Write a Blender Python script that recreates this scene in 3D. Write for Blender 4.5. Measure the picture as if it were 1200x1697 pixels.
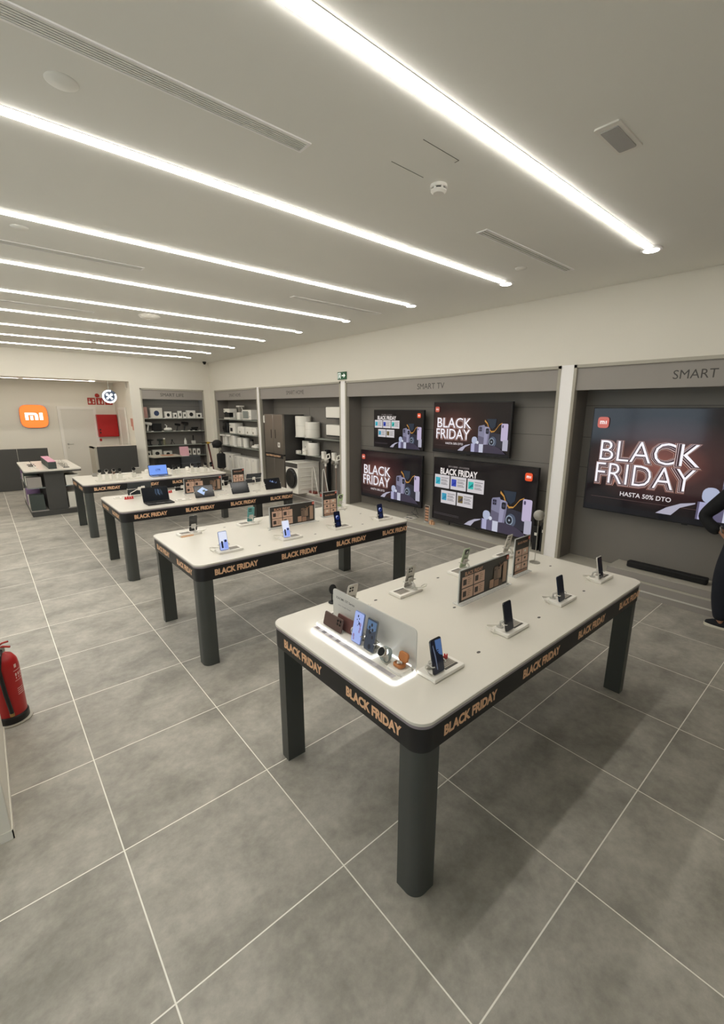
import bpy, math, random
from math import sin, cos, pi, radians
from mathutils import Matrix, Vector
random.seed(7)
for o in list(bpy.data.objects):
    bpy.data.objects.remove(o, do_unlink=True)
S = bpy.context.scene
C = S.collection

# ------------------------------------------------------------ camera
CAM_H = 2.06547
def cam_matrix(yaw, pitch, roll):
    cy, sy, cp, sp = cos(yaw), sin(yaw), cos(pitch), sin(pitch)
    f = Vector((sy*cp, cy*cp, -sp)); r = Vector((cy, -sy, 0)); u = r.cross(f)
    cr, sr = cos(roll), sin(roll)
    R_ = r*cr + u*sr; U_ = -r*sr + u*cr
    m = Matrix((R_, U_, -f)).transposed().to_4x4()
    m.translation = Vector((0, 0, CAM_H))
    return m
cd = bpy.data.cameras.new('camera')
cam = bpy.data.objects.new('camera', cd); C.objects.link(cam)
cam.matrix_world = cam_matrix(0.727521710, 0.232962892, 0.00866115481)
cd.sensor_fit = 'VERTICAL'; cd.sensor_height = 36; cd.sensor_width = 36*1200/1697
cd.lens = 733.175494/1697*36
cd.shift_x = (600-628.190328)/1697; cd.shift_y = (854.644522-848.5)/1697
cd.clip_start = 0.02; cd.clip_end = 100
S.camera = cam

# ------------------------------------------------------------ light and exposure
STRIP = 25.5           # emission of the ceiling light lines
LAMP_RGB = (1.0, 0.965, 0.895)
S.view_settings.view_transform = 'Standard'; S.view_settings.look = 'None'
S.view_settings.gamma = 1.0; S.view_settings.use_curve_mapping = False
S.view_settings.exposure = 0.0
w = bpy.data.worlds.new('world'); S.world = w; w.use_nodes = True
w.node_tree.nodes['Background'].inputs[0].default_value = (0.42, 0.52, 0.60, 1)
w.node_tree.nodes['Background'].inputs[1].default_value = 4.6
try:
    S.cycles.use_denoising = True
    S.cycles.max_bounces = 8; S.cycles.diffuse_bounces = 5; S.cycles.glossy_bounces = 4
    S.cycles.transmission_bounces = 8; S.cycles.transparent_max_bounces = 12
    S.cycles.sample_clamp_indirect = 6.0
    S.cycles.caustics_reflective = False; S.cycles.caustics_refractive = False
except Exception:
    pass

# ------------------------------------------------------------ materials
def lin(h):
    h = h.lstrip('#'); c = [int(h[i:i+2], 16)/255 for i in (0, 2, 4)]
    return tuple((x/12.92 if x <= 0.04045 else ((x+0.055)/1.055)**2.4) for x in c)
MATS = {}
def mat(name, col, rough=0.5, metal=0.0, noise=0.04, scale=40, emit=0.0, ecol=None, spec=0.5, trans=0.0, ior=1.45, alpha=1.0, coat=0.0):
    """procedural Principled material; colour gently broken up by object-space noise"""
    if name in MATS: return MATS[name]
    m = bpy.data.materials.new(name); m.use_nodes = True
    nt = m.node_tree; b = nt.nodes['Principled BSDF']
    if isinstance(col, str): col = lin(col)
    b.inputs['Roughness'].default_value = rough; b.inputs['Metallic'].default_value = metal
    b.inputs['Specular IOR Level'].default_value = spec; b.inputs['IOR'].default_value = ior
    b.inputs['Transmission Weight'].default_value = trans; b.inputs['Alpha'].default_value = alpha
    b.inputs['Coat Weight'].default_value = coat; b.inputs['Coat Roughness'].default_value = 0.05
    if noise > 0:
        tc = nt.nodes.new('ShaderNodeTexCoord'); n = nt.nodes.new('ShaderNodeTexNoise')
        n.inputs['Scale'].default_value = scale; n.inputs['Detail'].default_value = 3
        r = nt.nodes.new('ShaderNodeValToRGB')
        r.color_ramp.elements[0].color = (*[c*(1-noise) for c in col], 1)
        r.color_ramp.elements[1].color = (*[min(1, c*(1+noise)) for c in col], 1)
        nt.links.new(tc.outputs['Object'], n.inputs['Vector'])
        nt.links.new(n.outputs['Fac'], r.inputs['Fac']); nt.links.new(r.outputs['Color'], b.inputs['Base Color'])
    else:
        b.inputs['Base Color'].default_value = (*col, 1)
    if emit > 0:
        e = ecol if ecol is not None else col
        if isinstance(e, str): e = lin(e)
        b.inputs['Emission Color'].default_value = (*e, 1); b.inputs['Emission Strength'].default_value = emit
    MATS[name] = m
    return m
def glow(hexcol, s=1.0):
    """a lit pixel colour of a screen: black glossy glass that emits"""
    n = 'screen_%s_%d' % (hexcol.lstrip('#'), int(s*100))
    return mat(n, (0.004, 0.004, 0.005), rough=0.12, noise=0, emit=s, ecol=hexcol, spec=0.5)
def ink(hexcol, rough=0.35):
    return mat('ink_%s' % hexcol.lstrip('#'), hexcol, rough=rough, noise=0)

def floor_material():
    m = bpy.data.materials.new('concrete_floor_tiles'); m.use_nodes = True
    nt = m.node_tree; N = nt.nodes; L = nt.links; b = N['Principled BSDF']
    tc = N.new('ShaderNodeTexCoord'); sep = N.new('ShaderNodeSeparateXYZ')
    L.new(tc.outputs['Object'], sep.inputs[0])
    def axis(out, off):
        a = N.new('ShaderNodeMath'); a.operation = 'SUBTRACT'; a.inputs[1].default_value = off; L.new(out, a.inputs[0])
        d = N.new('ShaderNodeMath'); d.operation = 'DIVIDE'; d.inputs[1].default_value = 0.75; L.new(a.outputs[0], d.inputs[0])
        fl = N.new('ShaderNodeMath'); fl.operation = 'FLOOR'; L.new(d.outputs[0], fl.inputs[0])
        r = N.new('ShaderNodeMath'); r.operation = 'ROUND'; L.new(d.outputs[0], r.inputs[0])
        s = N.new('ShaderNodeMath'); s.operation = 'SUBTRACT'; L.new(d.outputs[0], s.inputs[0]); L.new(r.outputs[0], s.inputs[1])
        ab = N.new('ShaderNodeMath'); ab.operation = 'ABSOLUTE'; L.new(s.outputs[0], ab.inputs[0])
        return fl.outputs[0], ab.outputs[0]
    fx, dx = axis(sep.outputs[0], 0.22286); fy, dy = axis(sep.outputs[1], 1.318156)
    mn = N.new('ShaderNodeMath'); mn.operation = 'MINIMUM'; L.new(dx, mn.inputs[0]); L.new(dy, mn.inputs[1])
    gr = N.new('ShaderNodeMapRange'); gr.inputs['From Min'].default_value = 0.0032; gr.inputs['From Max'].default_value = 0.0046
    gr.inputs['To Min'].default_value = 1; gr.inputs['To Max'].default_value = 0; L.new(mn.outputs[0], gr.inputs['Value'])
    cmb = N.new('ShaderNodeCombineXYZ'); L.new(fx, cmb.inputs[0]); L.new(fy, cmb.inputs[1])
    wn = N.new('ShaderNodeTexWhiteNoise'); wn.noise_dimensions = '3D'; L.new(cmb.outputs[0], wn.inputs['Vector'])
    # each tile samples the cloud pattern at its own offset
    sc = N.new('ShaderNodeVectorMath'); sc.operation = 'SCALE'; sc.inputs['Scale'].default_value = 9.0; L.new(wn.outputs['Color'], sc.inputs[0])
    ad = N.new('ShaderNodeVectorMath'); ad.operation = 'ADD'; L.new(tc.outputs['Object'], ad.inputs[0]); L.new(sc.outputs[0], ad.inputs[1])
    n1 = N.new('ShaderNodeTexNoise'); n1.inputs['Scale'].default_value = 3.0; n1.inputs['Detail'].default_value = 8; n1.inputs['Roughness'].default_value = 0.62
    n1.inputs['Distortion'].default_value = 0.25
    st = N.new('ShaderNodeVectorMath'); st.operation = 'MULTIPLY'; st.inputs[1].default_value = (1.0, 1.15, 1.0); L.new(ad.outputs[0], st.inputs[0])
    L.new(st.outputs[0], n1.inputs['Vector'])
    n2 = N.new('ShaderNodeTexNoise'); n2.inputs['Scale'].default_value = 22; n2.inputs['Detail'].default_value = 6; n2.inputs['Roughness'].default_value = 0.7
    L.new(ad.outputs[0], n2.inputs['Vector'])
    r1 = N.new('ShaderNodeValToRGB'); e = r1.color_ramp.elements
    e[0].position = 0.30; e[0].color = (*lin('8b877e'), 1); e[1].position = 0.72; e[1].color = (*lin('bcb7ac'), 1)
    L.new(n1.outputs['Fac'], r1.inputs['Fac'])
    mx = N.new('ShaderNodeMix'); mx.data_type = 'RGBA'; mx.blend_type = 'OVERLAY'; mx.inputs[0].default_value = 0.34
    L.new(r1.outputs['Color'], mx.inputs[6]); L.new(n2.outputs['Fac'], mx.inputs[7])
    # tile to tile tone
    tv = N.new('ShaderNodeMapRange'); tv.inputs['To Min'].default_value = 0.93; tv.inputs['To Max'].default_value = 1.06; L.new(wn.outputs['Value'], tv.inputs['Value'])
    ms = N.new('ShaderNodeVectorMath'); ms.operation = 'SCALE'; L.new(mx.outputs[2], ms.inputs[0]); L.new(tv.outputs[0], ms.inputs['Scale'])
    g = N.new('ShaderNodeMix'); g.data_type = 'RGBA'; L.new(gr.outputs[0], g.inputs[0]); L.new(ms.outputs[0], g.inputs[6])
    g.inputs[7].default_value = (*lin('fbf8ee'), 1)
    L.new(g.outputs[2], b.inputs['Base Color'])
    rr = N.new('ShaderNodeMapRange'); rr.inputs['To Min'].default_value = 0.36; rr.inputs['To Max'].default_value = 0.56; L.new(n2.outputs['Fac'], rr.inputs['Value'])
    L.new(rr.outputs[0], b.inputs['Roughness'])
    b.inputs['Specular IOR Level'].default_value = 0.42
    bp = N.new('ShaderNodeBump'); bp.inputs['Strength'].default_value = 0.08; bp.inputs['Distance'].default_value = 0.004
    L.new(n2.outputs['Fac'], bp.inputs['Height']); L.new(bp.outputs[0], b.inputs['Normal'])
    return m

M_floor = floor_material()
M_ceil = mat('ceiling_plaster', 'efede6', 0.9, noise=0.012, scale=1.5)
M_wall = mat('wall_paint_warm_white', 'e6e1d5', 0.85, noise=0.015, scale=2)
M_pillar = mat('pillar_white_gloss', 'fdfaf8', 0.45, noise=0.01)
M_grey = mat('unit_grey_laminate', '99938d', 0.6, noise=0.03, scale=5)
M_backShade = mat('unit_back_shaded', '7f7a74', 0.55, noise=0.03, scale=4)  # unit grey with the shade of the recess put into its colour
M_sideShade = mat('unit_side_shaded', '7b756f', 0.55, noise=0.03, scale=4)  # same unit laminate, darkened to stand in for shade inside the bays
M_greyD = mat('unit_joint_dark', '4d4a46', 0.7, noise=0.02)
M_frame = mat('unit_frame_edge', 'b0aa9c', 0.5, noise=0.02)
M_plat = mat('platform_light_laminate', 'bab5a8', 0.5, noise=0.02, scale=8)
M_strip = mat('aluminium_strip', 'd8d5ce', 0.35, metal=0.3, noise=0.02)
M_lettergrey = mat('letter_grey', '484542', 0.5, noise=0)
M_top = mat('tabletop_white_laminate', 'dbd6cb', 0.30, noise=0.01, scale=6)
M_edge = mat('tabletop_edge_mauve', '8e858a', 0.4, noise=0.02)
M_band = mat('band_black_vinyl', '1d1c1d', 0.45, noise=0.02)
M_leg = mat('leg_dark_metal', '4b4d4a', 0.42, metal=0.25, noise=0.03, scale=60)
M_peach = mat('peach_print', 'e6b891', 0.5, noise=0.10, scale=160)
M_black = mat('black_plastic', '151516', 0.35, noise=0.03)
M_blackm = mat('black_matte', '1b1b1c', 0.7, noise=0.05)
M_bezel = mat('tv_bezel', '1a1a1c', 0.3, noise=0.02)
M_white = mat('white_plastic', 'ece8e0', 0.4, noise=0.015)
M_whitew = mat('white_warm_plastic', 'dcd8cd', 0.5, noise=0.02)
M_darkp = mat('dark_counter_panel', '43423f', 0.6, noise=0.03, scale=6)
M_chrome = mat('brushed_steel', 'b5b2ab', 0.3, metal=0.9, noise=0.03)
M_steel = mat('fridge_steel', '8a837b', 0.34, metal=0.75, noise=0.03, scale=10)
M_red = mat('red_enamel', 'b01c1d', 0.3, noise=0.03)
M_redsign = mat('red_sign', 'b23327', 0.5, noise=0.02)
M_clear = mat('clear_acrylic', (0.85, 0.87, 0.87), 0.06, noise=0, alpha=.30)
M_glass = mat('window_glass', (0.5, 0.55, 0.55), 0.02, noise=0, alpha=.08)
M_shelf = mat('glass_shelf_edge', '9fa39b', 0.25, noise=0.02)
M_line = mat('light_line_diffuser', (0.9, 0.9, 0.9), 0.5, noise=0, emit=STRIP, ecol=LAMP_RGB)
M_line2 = mat('light_line_diffuser_back', (0.9, 0.9, 0.9), 0.5, noise=0, emit=STRIP*0.45, ecol=(1.0, 0.92, 0.79))
M_led = mat('led_edge', (0.9, 0.9, 0.9), 0.5, noise=0, emit=5.0, ecol=(0.93, 0.97, 1.0))
M_cardb = mat('box_card_white', 'd3cfc4', 0.7, noise=0.03)
M_lens = mat('lens_glass', '0c0d10', 0.08, noise=0)

# ------------------------------------------------------------ mesh building
class MB:
    def __init__(s): s.v = []; s.f = []; s.i = []
    def add(s, vs, fs, mi=0, M=None):
        n = len(s.v)
        for p in vs:
            p = Vector(p)
            s.v.append(tuple(M @ p if M is not None else p))
        for f in fs: s.f.append(tuple(n+k for k in f)); s.i.append(mi)
        return s
    def box(s, x0, y0, z0, x1, y1, z1, mi=0, M=None):
        return s.add([(x0,y0,z0),(x1,y0,z0),(x1,y1,z0),(x0,y1,z0),(x0,y0,z1),(x1,y0,z1),(x1,y1,z1),(x0,y1,z1)],
              [(0,3,2,1),(4,5,6,7),(0,1,5,4),(1,2,6,5),(2,3,7,6),(3,0,4,7)], mi, M)
    def prism(s, poly, z0, z1, mi=0, M=None, top=None):
        n = len(poly)
        vs = [(x,y,z0) for x,y in poly]+[(x,y,z1) for x,y in (top or poly)]
        fs = [tuple(range(n-1,-1,-1)), tuple(range(n,2*n))]+[(k,(k+1)%n,n+(k+1)%n,n+k) for k in range(n)]
        return s.add(vs, fs, mi, M)
    def rprism(s, x0, y0, x1, y1, r, z0, z1, mi=0, M=None, seg=5, ch=0.0):
        P = rrect(x0,y0,x1,y1,r,seg)
        if ch > 0:
            Q = rrect(x0+ch,y0+ch,x1-ch,y1-ch,max(r-ch,0.0005),seg); n = len(P)
            vs = [(x,y,z0) for x,y in Q]+[(x,y,z0+ch) for x,y in P]+[(x,y,z1-ch) for x,y in P]+[(x,y,z1) for x,y in Q]
            fs = [tuple(range(n-1,-1,-1)), tuple(range(3*n,4*n))]
            for l in range(3): fs += [(l*n+k,l*n+(k+1)%n,(l+1)*n+(k+1)%n,(l+1)*n+k) for k in range(n)]
            return s.add(vs, fs, mi, M)
        return s.prism(P, z0, z1, mi, M)
    def lathe(s, prof, seg=24, mi=0, M=None):
        vs = []; fs = []; n = len(prof)
        for a in range(seg):
            t = 2*pi*a/seg
            for r, z in prof: vs.append((r*cos(t), r*sin(t), z))
        for a in range(seg):
            b = (a+1) % seg
            for k in range(n-1): fs.append((a*n+k, b*n+k, b*n+k+1, a*n+k+1))
        fs.append(tuple(a*n for a in range(seg-1,-1,-1))); fs.append(tuple(a*n+n-1 for a in range(seg)))
        return s.add(vs, fs, mi, M)
    def cyl(s, r, z0, z1, seg=20, mi=0, M=None, r2=None):
        return s.lathe([(r, z0), (r if r2 is None else r2, z1)], seg, mi, M)
    def ball(s, c, r, seg=16, mi=0, M=None, sc=(1,1,1)):
        vs = [(c[0],c[1],c[2]-r*sc[2])]; fs = []; h = seg//2
        for i in range(1, h):
            t = -pi/2+pi*i/h
            for a in range(seg): vs.append((c[0]+r*sc[0]*cos(t)*cos(2*pi*a/seg), c[1]+r*sc[1]*cos(t)*sin(2*pi*a/seg), c[2]+r*sc[2]*sin(t)))
        vs.append((c[0],c[1],c[2]+r*sc[2]))
        for a in range(seg): fs.append((0, 1+(a+1)%seg, 1+a))
        for i in range(h-2):
            for a in range(seg):
                p = 1+i*seg; fs.append((p+a, p+(a+1)%seg, p+seg+(a+1)%seg, p+seg+a))
        p = 1+(h-2)*seg
        for a in range(seg): fs.append((p+a, p+(a+1)%seg, len(vs)-1))
        return s.add(vs, fs, mi, M)
    def tube(s, path, r, seg=8, mi=0, M=None, closed=False):
        path = [Vector(p) for p in path]; n = len(path); vs = []; fs = []
        up = Vector((0,0,1)); prev = None
        for k, p in enumerate(path):
            if closed: d = path[(k+1)%n]-path[k-1]
            else: d = path[min(k+1,n-1)]-path[max(k-1,0)]
            d.normalize()
            if prev is None:
                a = d.cross(up)
                if a.length < 1e-3: a = d.cross(Vector((1,0,0)))
            else: a = prev-d*prev.dot(d)
            a.normalize(); prev = a; b = d.cross(a)
            rr = r[k] if isinstance(r, (list, tuple)) else r
            for j in range(seg):
                t = 2*pi*j/seg; vs.append(p+a*rr*cos(t)+b*rr*sin(t))
        for k in range(n if closed else n-1):
            q = (k+1) % n
            for j in range(seg): fs.append((k*seg+j, k*seg+(j+1)%seg, q*seg+(j+1)%seg, q*seg+j))
        if not closed: fs.append(tuple(range(seg-1,-1,-1))); fs.append(tuple((n-1)*seg+j for j in range(seg)))
        return s.add(vs, fs, mi, M)
    def build(s, name, mats, parent=None, loc=(0,0,0), rotz=0.0, bevel=0.0, flat=False, label=None):
        me = bpy.data.meshes.new(name); me.from_pydata(s.v, [], s.f)
        if not isinstance(mats, (list, tuple)): mats = [mats]
        for m in mats: me.materials.append(m)
        me.polygons.foreach_set('material_index', s.i)
        if not flat:
            me.polygons.foreach_set('use_smooth', [True]*len(me.polygons))
            me.set_sharp_from_angle(angle=radians(34))
        me.update()
        o = bpy.data.objects.new(name, me); C.objects.link(o)
        o.location = loc; o.rotation_euler = (0, 0, rotz)
        if parent is not None: o.parent = parent
        if bevel > 0:
            bv = o.modifiers.new('bevel', 'BEVEL'); bv.width = bevel; bv.segments = 2; bv.limit_method = 'ANGLE'; bv.angle_limit = radians(40)
        if label: o['label'] = label
        return o
def rrect(x0, y0, x1, y1, r, seg=5):
    r = min(r, (x1-x0)/2-1e-5, (y1-y0)/2-1e-5); P = []
    for cx, cy, a0 in ((x1-r,y0+r,-90),(x1-r,y1-r,0),(x0+r,y1-r,90),(x0+r,y0+r,180)):
        for k in range(seg+1):
            t = radians(a0+90*k/seg); P.append((cx+r*cos(t), cy+r*sin(t)))
    return P
def circ(cx, cy, r, n=20, ry=None): return [(cx+r*cos(2*pi*k/n), cy+(ry or r)*sin(2*pi*k/n)) for k in range(n)]
def frame(o, x, y):
    """matrix with local x,y along given world axes, z their cross product"""
    x = Vector(x).normalized(); y = Vector(y).normalized(); z = x.cross(y)
    m = Matrix((x, y, z)).transposed().to_4x4(); m.translation = Vector(o); return m
def Tm(x, y, z): return Matrix.Translation((x, y, z))
def Rm(a, ax): return Matrix.Rotation(radians(a), 4, ax)
TEXT = {}
def text_shape(s, bold=0.0, space=1.0):
    k = (s, bold, space)
    if k in TEXT: return TEXT[k]
    cu = bpy.data.curves.new('t', 'FONT'); cu.body = s; cu.size = 1; cu.offset = bold; cu.resolution_u = 3; cu.space_character = space
    o = bpy.data.objects.new('t', cu); C.objects.link(o)
    me = bpy.data.meshes.new_from_object(o.evaluated_get(bpy.context.evaluated_depsgraph_get()))
    vs = [(v.co.x, v.co.y) for v in me.vertices]; fs = [tuple(p.vertices) for p in me.polygons]
    bpy.data.objects.remove(o, do_unlink=True); bpy.data.curves.remove(cu); bpy.data.meshes.remove(me)
    x0 = min(v[0] for v in vs); x1 = max(v[0] for v in vs); y0 = min(v[1] for v in vs); y1 = max(v[1] for v in vs)
    TEXT[k] = ([((x-x0)/(x1-x0), (y-y0)/(y1-y0)) for x, y in vs], fs)
    return TEXT[k]
class Pic:
    """flat artwork: layered polygons on a plane, in metres, origin at its centre"""
    def __init__(s, M=None): s.mb = MB(); s.mats = []; s.M = M; s.z = 0.0
    def mi(s, m):
        if m not in s.mats: s.mats.append(m)
        return s.mats.index(m)
    def up(s, d=0.0004): s.z += d; return s
    def poly(s, P, m): s.mb.add([(x, y, s.z) for x, y in P], [tuple(range(len(P)))], s.mi(m), s.M); return s
    def rect(s, x0, y0, x1, y1, m, r=0.0):
        return s.poly(rrect(x0,y0,x1,y1,r,4) if r > 0 else [(x0,y0),(x1,y0),(x1,y1),(x0,y1)], m)
    def text(s, t, x0, y0, x1, y1, m, bold=0.0, skew=0.0):
        v, f = text_shape(t, bold)
        s.mb.add([(x0+(x1-x0)*a+skew*b*(y1-y0), y0+(y1-y0)*b, s.z) for a, b in v], f, s.mi(m), s.M); return s
    def build(s, name, parent=None, **k): return s.mb.build(name, s.mats, parent, flat=True, **k)

def tagit(o, label, cat, group=None):
    o['label'] = label; o['category'] = cat
    if group: o['group'] = group
    return o
def thing(name, label, cat, loc=(0,0,0), rotz=0.0, group=None):
    o = bpy.data.objects.new(name, None); C.objects.link(o); o.empty_display_size = 0.05
    o.location = loc; o.rotation_euler = (0, 0, rotz)
    return tagit(o, label, cat, group)
def struct(o): o['kind'] = 'structure'; return o
def kids(o): return [c for c in bpy.data.objects if c.parent == o]
def dup(root, loc, rotz, label, group=None, name=None):
    def cp(o, par):
        c = o.copy(); C.objects.link(c); c.parent = par
        for ch in kids(o): cp(ch, c)
        return c
    r = cp(root, None); r.location = loc; r.rotation_euler = (0, 0, rotz); r['label'] = label
    if group: r['group'] = group
    return r
ORD = ['first', 'second', 'third', 'fourth', 'fifth', 'sixth', 'seventh', 'eighth', 'ninth', 'tenth']

# ------------------------------------------------------------ the room shell
WX, H, BY, XL, YF = 5.42, 3.42, 13.84, -4.3, -2.4
struct(MB().box(XL-.1, YF-.1, -0.10, 6.0, 16.2, 0.0).build('floor', M_floor))
struct(MB().box(XL-.1, YF-.1, H, 6.0, BY+.2, H+.12).build('ceiling', M_ceil))
# bays of the right wall: (y0, y1)
BAYS = [(-2.2, 2.60), (2.76, 7.10), (7.25, 10.68), (10.80, 13.53)]
b = MB()
b.box(WX, YF, 2.615, 5.95, BY+.2, H)
b.box(5.88, YF, 0, 5.98, BY+.2, H)
for y0, y1 in ((YF, -2.2), (13.53, BY+.2)): b.box(WX, y0, 0, 5.95, y1, 2.62)
struct(b.build('wall_right', M_wall))
for n, (y0, y1) in enumerate(((2.60, 2.76), (7.10, 7.25), (10.68, 10.80))):
    struct(MB().box(WX-.004, y0, 0, 5.90, y1, 2.618).build('trim_%d' % (n+1), M_pillar))
# back wall with the opening to the service area and the recess of the shelf bay
b = MB()
b.box(XL, BY, 2.78, 3.21, BY+.2, H); b.box(3.21, BY, 2.62, 6.0, BY+.2, H)
b.box(3.21, BY, 0, 3.46, BY+.42, 2.62); b.box(5.20, BY, 0, 5.95, BY+.42, 2.62)
b.box(3.21, BY+.42, 0, 6.0, BY+.5, 2.8)
struct(b.build('wall_back', M_wall))
# service area behind the opening
b = MB(); b.box(XL, 16.0, 0, 3.5, 16.12, 3.0)
struct(b.build('wall_service', M_wall))
struct(MB().box(3.25, BY+.2, 0, 3.45, 16.0, 2.9).build('wall_service_right', M_wall))
struct(MB().box(XL-.1, BY+.15, 2.82, 3.5, 16.12, 2.94).build('ceiling_service', M_ceil))
b = MB(); b.box(XL-.1, YF, 0, XL, 3.4, H); b.box(XL-.1, 7.4, 0, XL, 16.1, H); b.box(XL-.1, 3.4, 2.85, XL, 7.4, H); b.box(XL-.1, 3.4, 0, XL, 7.4, 1.1)
struct(b.build('wall_left', M_wall))
b = MB(); b.box(-1.6, YF-.1, 0, 6.0, YF, H); b.box(XL-.1, YF-.1, 0, -4.0, YF, H); b.box(-4.0, YF-.1, 2.9, -1.6, YF, H)
struct(b.build('wall_front', M_wall))
wf = MB()
for x in (-4.0, -2.85, -1.66): wf.box(x, YF-.08, 0, x+.06, YF-.02, 2.9)
wf.box(-4.0, YF-.08, 0, -1.6, YF-.02, .06); wf.box(-4.0, YF-.08, 2.84, -1.6, YF-.02, 2.9)
wo = struct(wf.build('window_2', M_darkp)); MB().box(-3.94, YF-.055, .06, -1.66, YF-.045, 2.84).build('window_pane', M_glass, wo)
wf = MB()
for y in (3.4, 5.37, 7.34): wf.box(XL-.08, y, 1.1, XL-.02, y+.06, 2.85)
wf.box(XL-.08, 3.4, 1.1, XL-.02, 7.4, 1.16); wf.box(XL-.08, 3.4, 2.79, XL-.02, 7.4, 2.85)
wo = struct(wf.build('window_1', M_darkp)); MB().box(XL-.055, 3.46, 1.16, XL-.045, 7.34, 2.79).build('window_pane', M_glass, wo)
# low partition pier beside the extinguisher
struct(MB().box(-0.62, 2.50, 0, -0.17, 3.46, 1.25).build('wall_pier', M_wall, bevel=0.004))
b = MB(); b.box(-0.625, 2.494, 0, -0.165, 2.50, 0.05); b.box(-0.17, 2.494, 0, -0.165, 3.46, 0.05)
struct(b.build('baseboard_pier', M_wall))

# ------------------------------------------------------------ ceiling fittings
LY = [1.595, 3.01, 4.44, 5.845, 7.22, 8.60, 10.03, 11.40, 12.80]
for k, y in enumerate(LY):
    t = thing('linear_ceiling_light', '%s long recessed ceiling light line counting from the front of the shop' % ORD[k] if k < 8 else
              'last and farthest ceiling light line, right before the back wall', 'ceiling light', (0, y, H), 0, 'recessed ceiling light lines')
    e = 4.40
    d = MB()
    if k == 7: d.box(-3.6, -.026, -.012, 2.02, .026, -.0); d.box(2.12, -.026, -.012, e, .026, -.0)
    else: d.box(-3.6, -.026, -.012, e, .026, -.0)
    d.build('diffuser', M_line, t)
    fr = MB()
    for s_ in (-1, 1): fr.box(-3.62, s_*.034-.006, -.002, e+.0, s_*.034+.006, 0)
    fr.build('frame_profile', M_pillar, t)
    MB().lathe([(.0, -.001), (.085, -.001), (.085, -.010), (.066, -.013), (.0, -.013)], 28).build('spotlight_ring', M_pillar, t, (e+.085, 0, 0))
    MB().cyl(.058, -.0165, -.0135, 24).build('spotlight_lens', M_line, t, (e+.085, 0, 0))
for k, (y, e) in enumerate(((14.25, 2.55), (15.25, 2.50))):
    t = thing('linear_ceiling_light', ['light line on the service area ceiling, nearer the opening', 'light line on the service area ceiling, nearer the white door'][k],
              'ceiling light', (0, y, 2.82), 0, 'service area light lines')
    d = MB()
    if k: d.box(-3.4, -.027, -.010, .95, .027, -.004); d.box(1.05, -.027, -.010, e, .027, -.004)
    else: d.box(-3.4, -.027, -.010, e, .027, -.004)
    d.build('diffuser', M_line2, t)
    fr = MB()
    for s_ in (-1, 1): fr.box(-3.4, s_*.033-.005, -.008, e, s_*.033+.005, 0)
    fr.build('frame_profile', M_pillar, t)
    MB().lathe([(.0, -.001), (.07, -.001), (.07, -.010), (.0, -.012)], 24).build('spotlight_lens', M_line2, t, (e+.09, 0, 0))
M_slot = mat('vent_slot_dark', '55534e', 0.8, noise=0)
def vent(x0, x1, y, wd, n, label):
    t = thing('ceiling_vent', label, 'vent', (0, y, H), 0, 'slot vents in the ceiling')
    fr = MB(); h = wd/2
    fr.box(x0, -h-.012, -.006, x1, -h, 0); fr.box(x0, h, -.006, x1, h+.012, 0); fr.box(x0-.015, -h-.012, -.006, x0, h+.012, 0); fr.box(x1, -h-.012, -.006, x1+.015, h+.012, 0)
    fr.build('vent_frame', M_pillar, t)
    MB().box(x0, -h, -.0015, x1, h, 0).build('vent_slots', M_slot, t)
    s_ = MB()
    for k in range(n):
        yy = -h+wd*(k+.5)/n; s_.box(x0, yy-wd/n*.30, -.005, x1, yy+wd/n*.30, -.001)
    s_.build('vent_blades', M_ceil, t)
vent(-2.2, 1.50, 2.31, .085, 6, 'long slotted air vent in the upper left of the ceiling, before the second light line')
t_ = vent(3.13, 4.54, 2.34, .075, 3, 'short slotted air vent over the screens, right of the smoke detector')
vent(-2.2, 1.44, 5.20, .085, 6, 'long slotted air vent at left between third and fourth light lines')
vent(3.12, 4.54, 5.13, .075, 3, 'short slotted air vent between third and fourth light lines, right side')
vent(-2.2, 1.48, 7.95, .085, 4, 'long slotted air vent at left between fifth and sixth light lines')
for k, (x, y, r, lb) in enumerate(((.48, 2.60, .055, 'flat white round cover on the ceiling at upper left, beside the long vent'),
        (.46, 4.72, .05, 'flat white round cover on ceiling at left, after the third light line'),
        (4.16, 2.63, .05, 'flat white round cover on ceiling near the short vent over the screens'),
        (2.37, 8.24, .05, 'flat white round cover on ceiling beyond the white dome'),
        (3.91, 7.05, .05, 'flat white round cover on ceiling above the appliance bay'))):
    o = MB().lathe([(0, 0), (r+.008, 0), (r+.008, -.001), (r, -.006), (0, -.007)], 26).build('ceiling_speaker_cover', M_ceil, None, (x, y, H))
    tagit(o, lb, 'ceiling cover', 'round ceiling covers')
t = thing('smoke_detector', 'white round smoke detector on the ceiling between first and second light lines', 'smoke detector', (2.34, 2.10, H))
MB().lathe([(0, 0), (.052, 0), (.052, -.016), (.047, -.018), (0, -.018)], 28).build('base', M_white, t)
MB().lathe([(0, -.018), (.041, -.018), (.041, -.027), (0, -.027)], 28).build('sensor_gap', M_blackm, t)
b = MB().lathe([(0, -.027), (.048, -.027), (.048, -.034), (.034, -.046), (0, -.047)], 28)
for k in range(6): b.box(.040, -.006, -.028, .049, .006, -.017, 0, Rm(60*k+10, 'Z'))
b.build('cover', M_white, t)
t = thing('emergency_light', 'rectangular frosted emergency light recessed in the ceiling at upper right', 'emergency light', (2.635, 1.16, H))
MB().rprism(-.155, -.062, .155, .062, .012, -.008, 0, 0).build('frame', M_white, t)
MB().rprism(-.122, -.042, .122, .042, .008, -.014, -.008, 0).build('lens', mat('frosted_diffuser', 'b5b3b0', .25, noise=.03), t)
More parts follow.
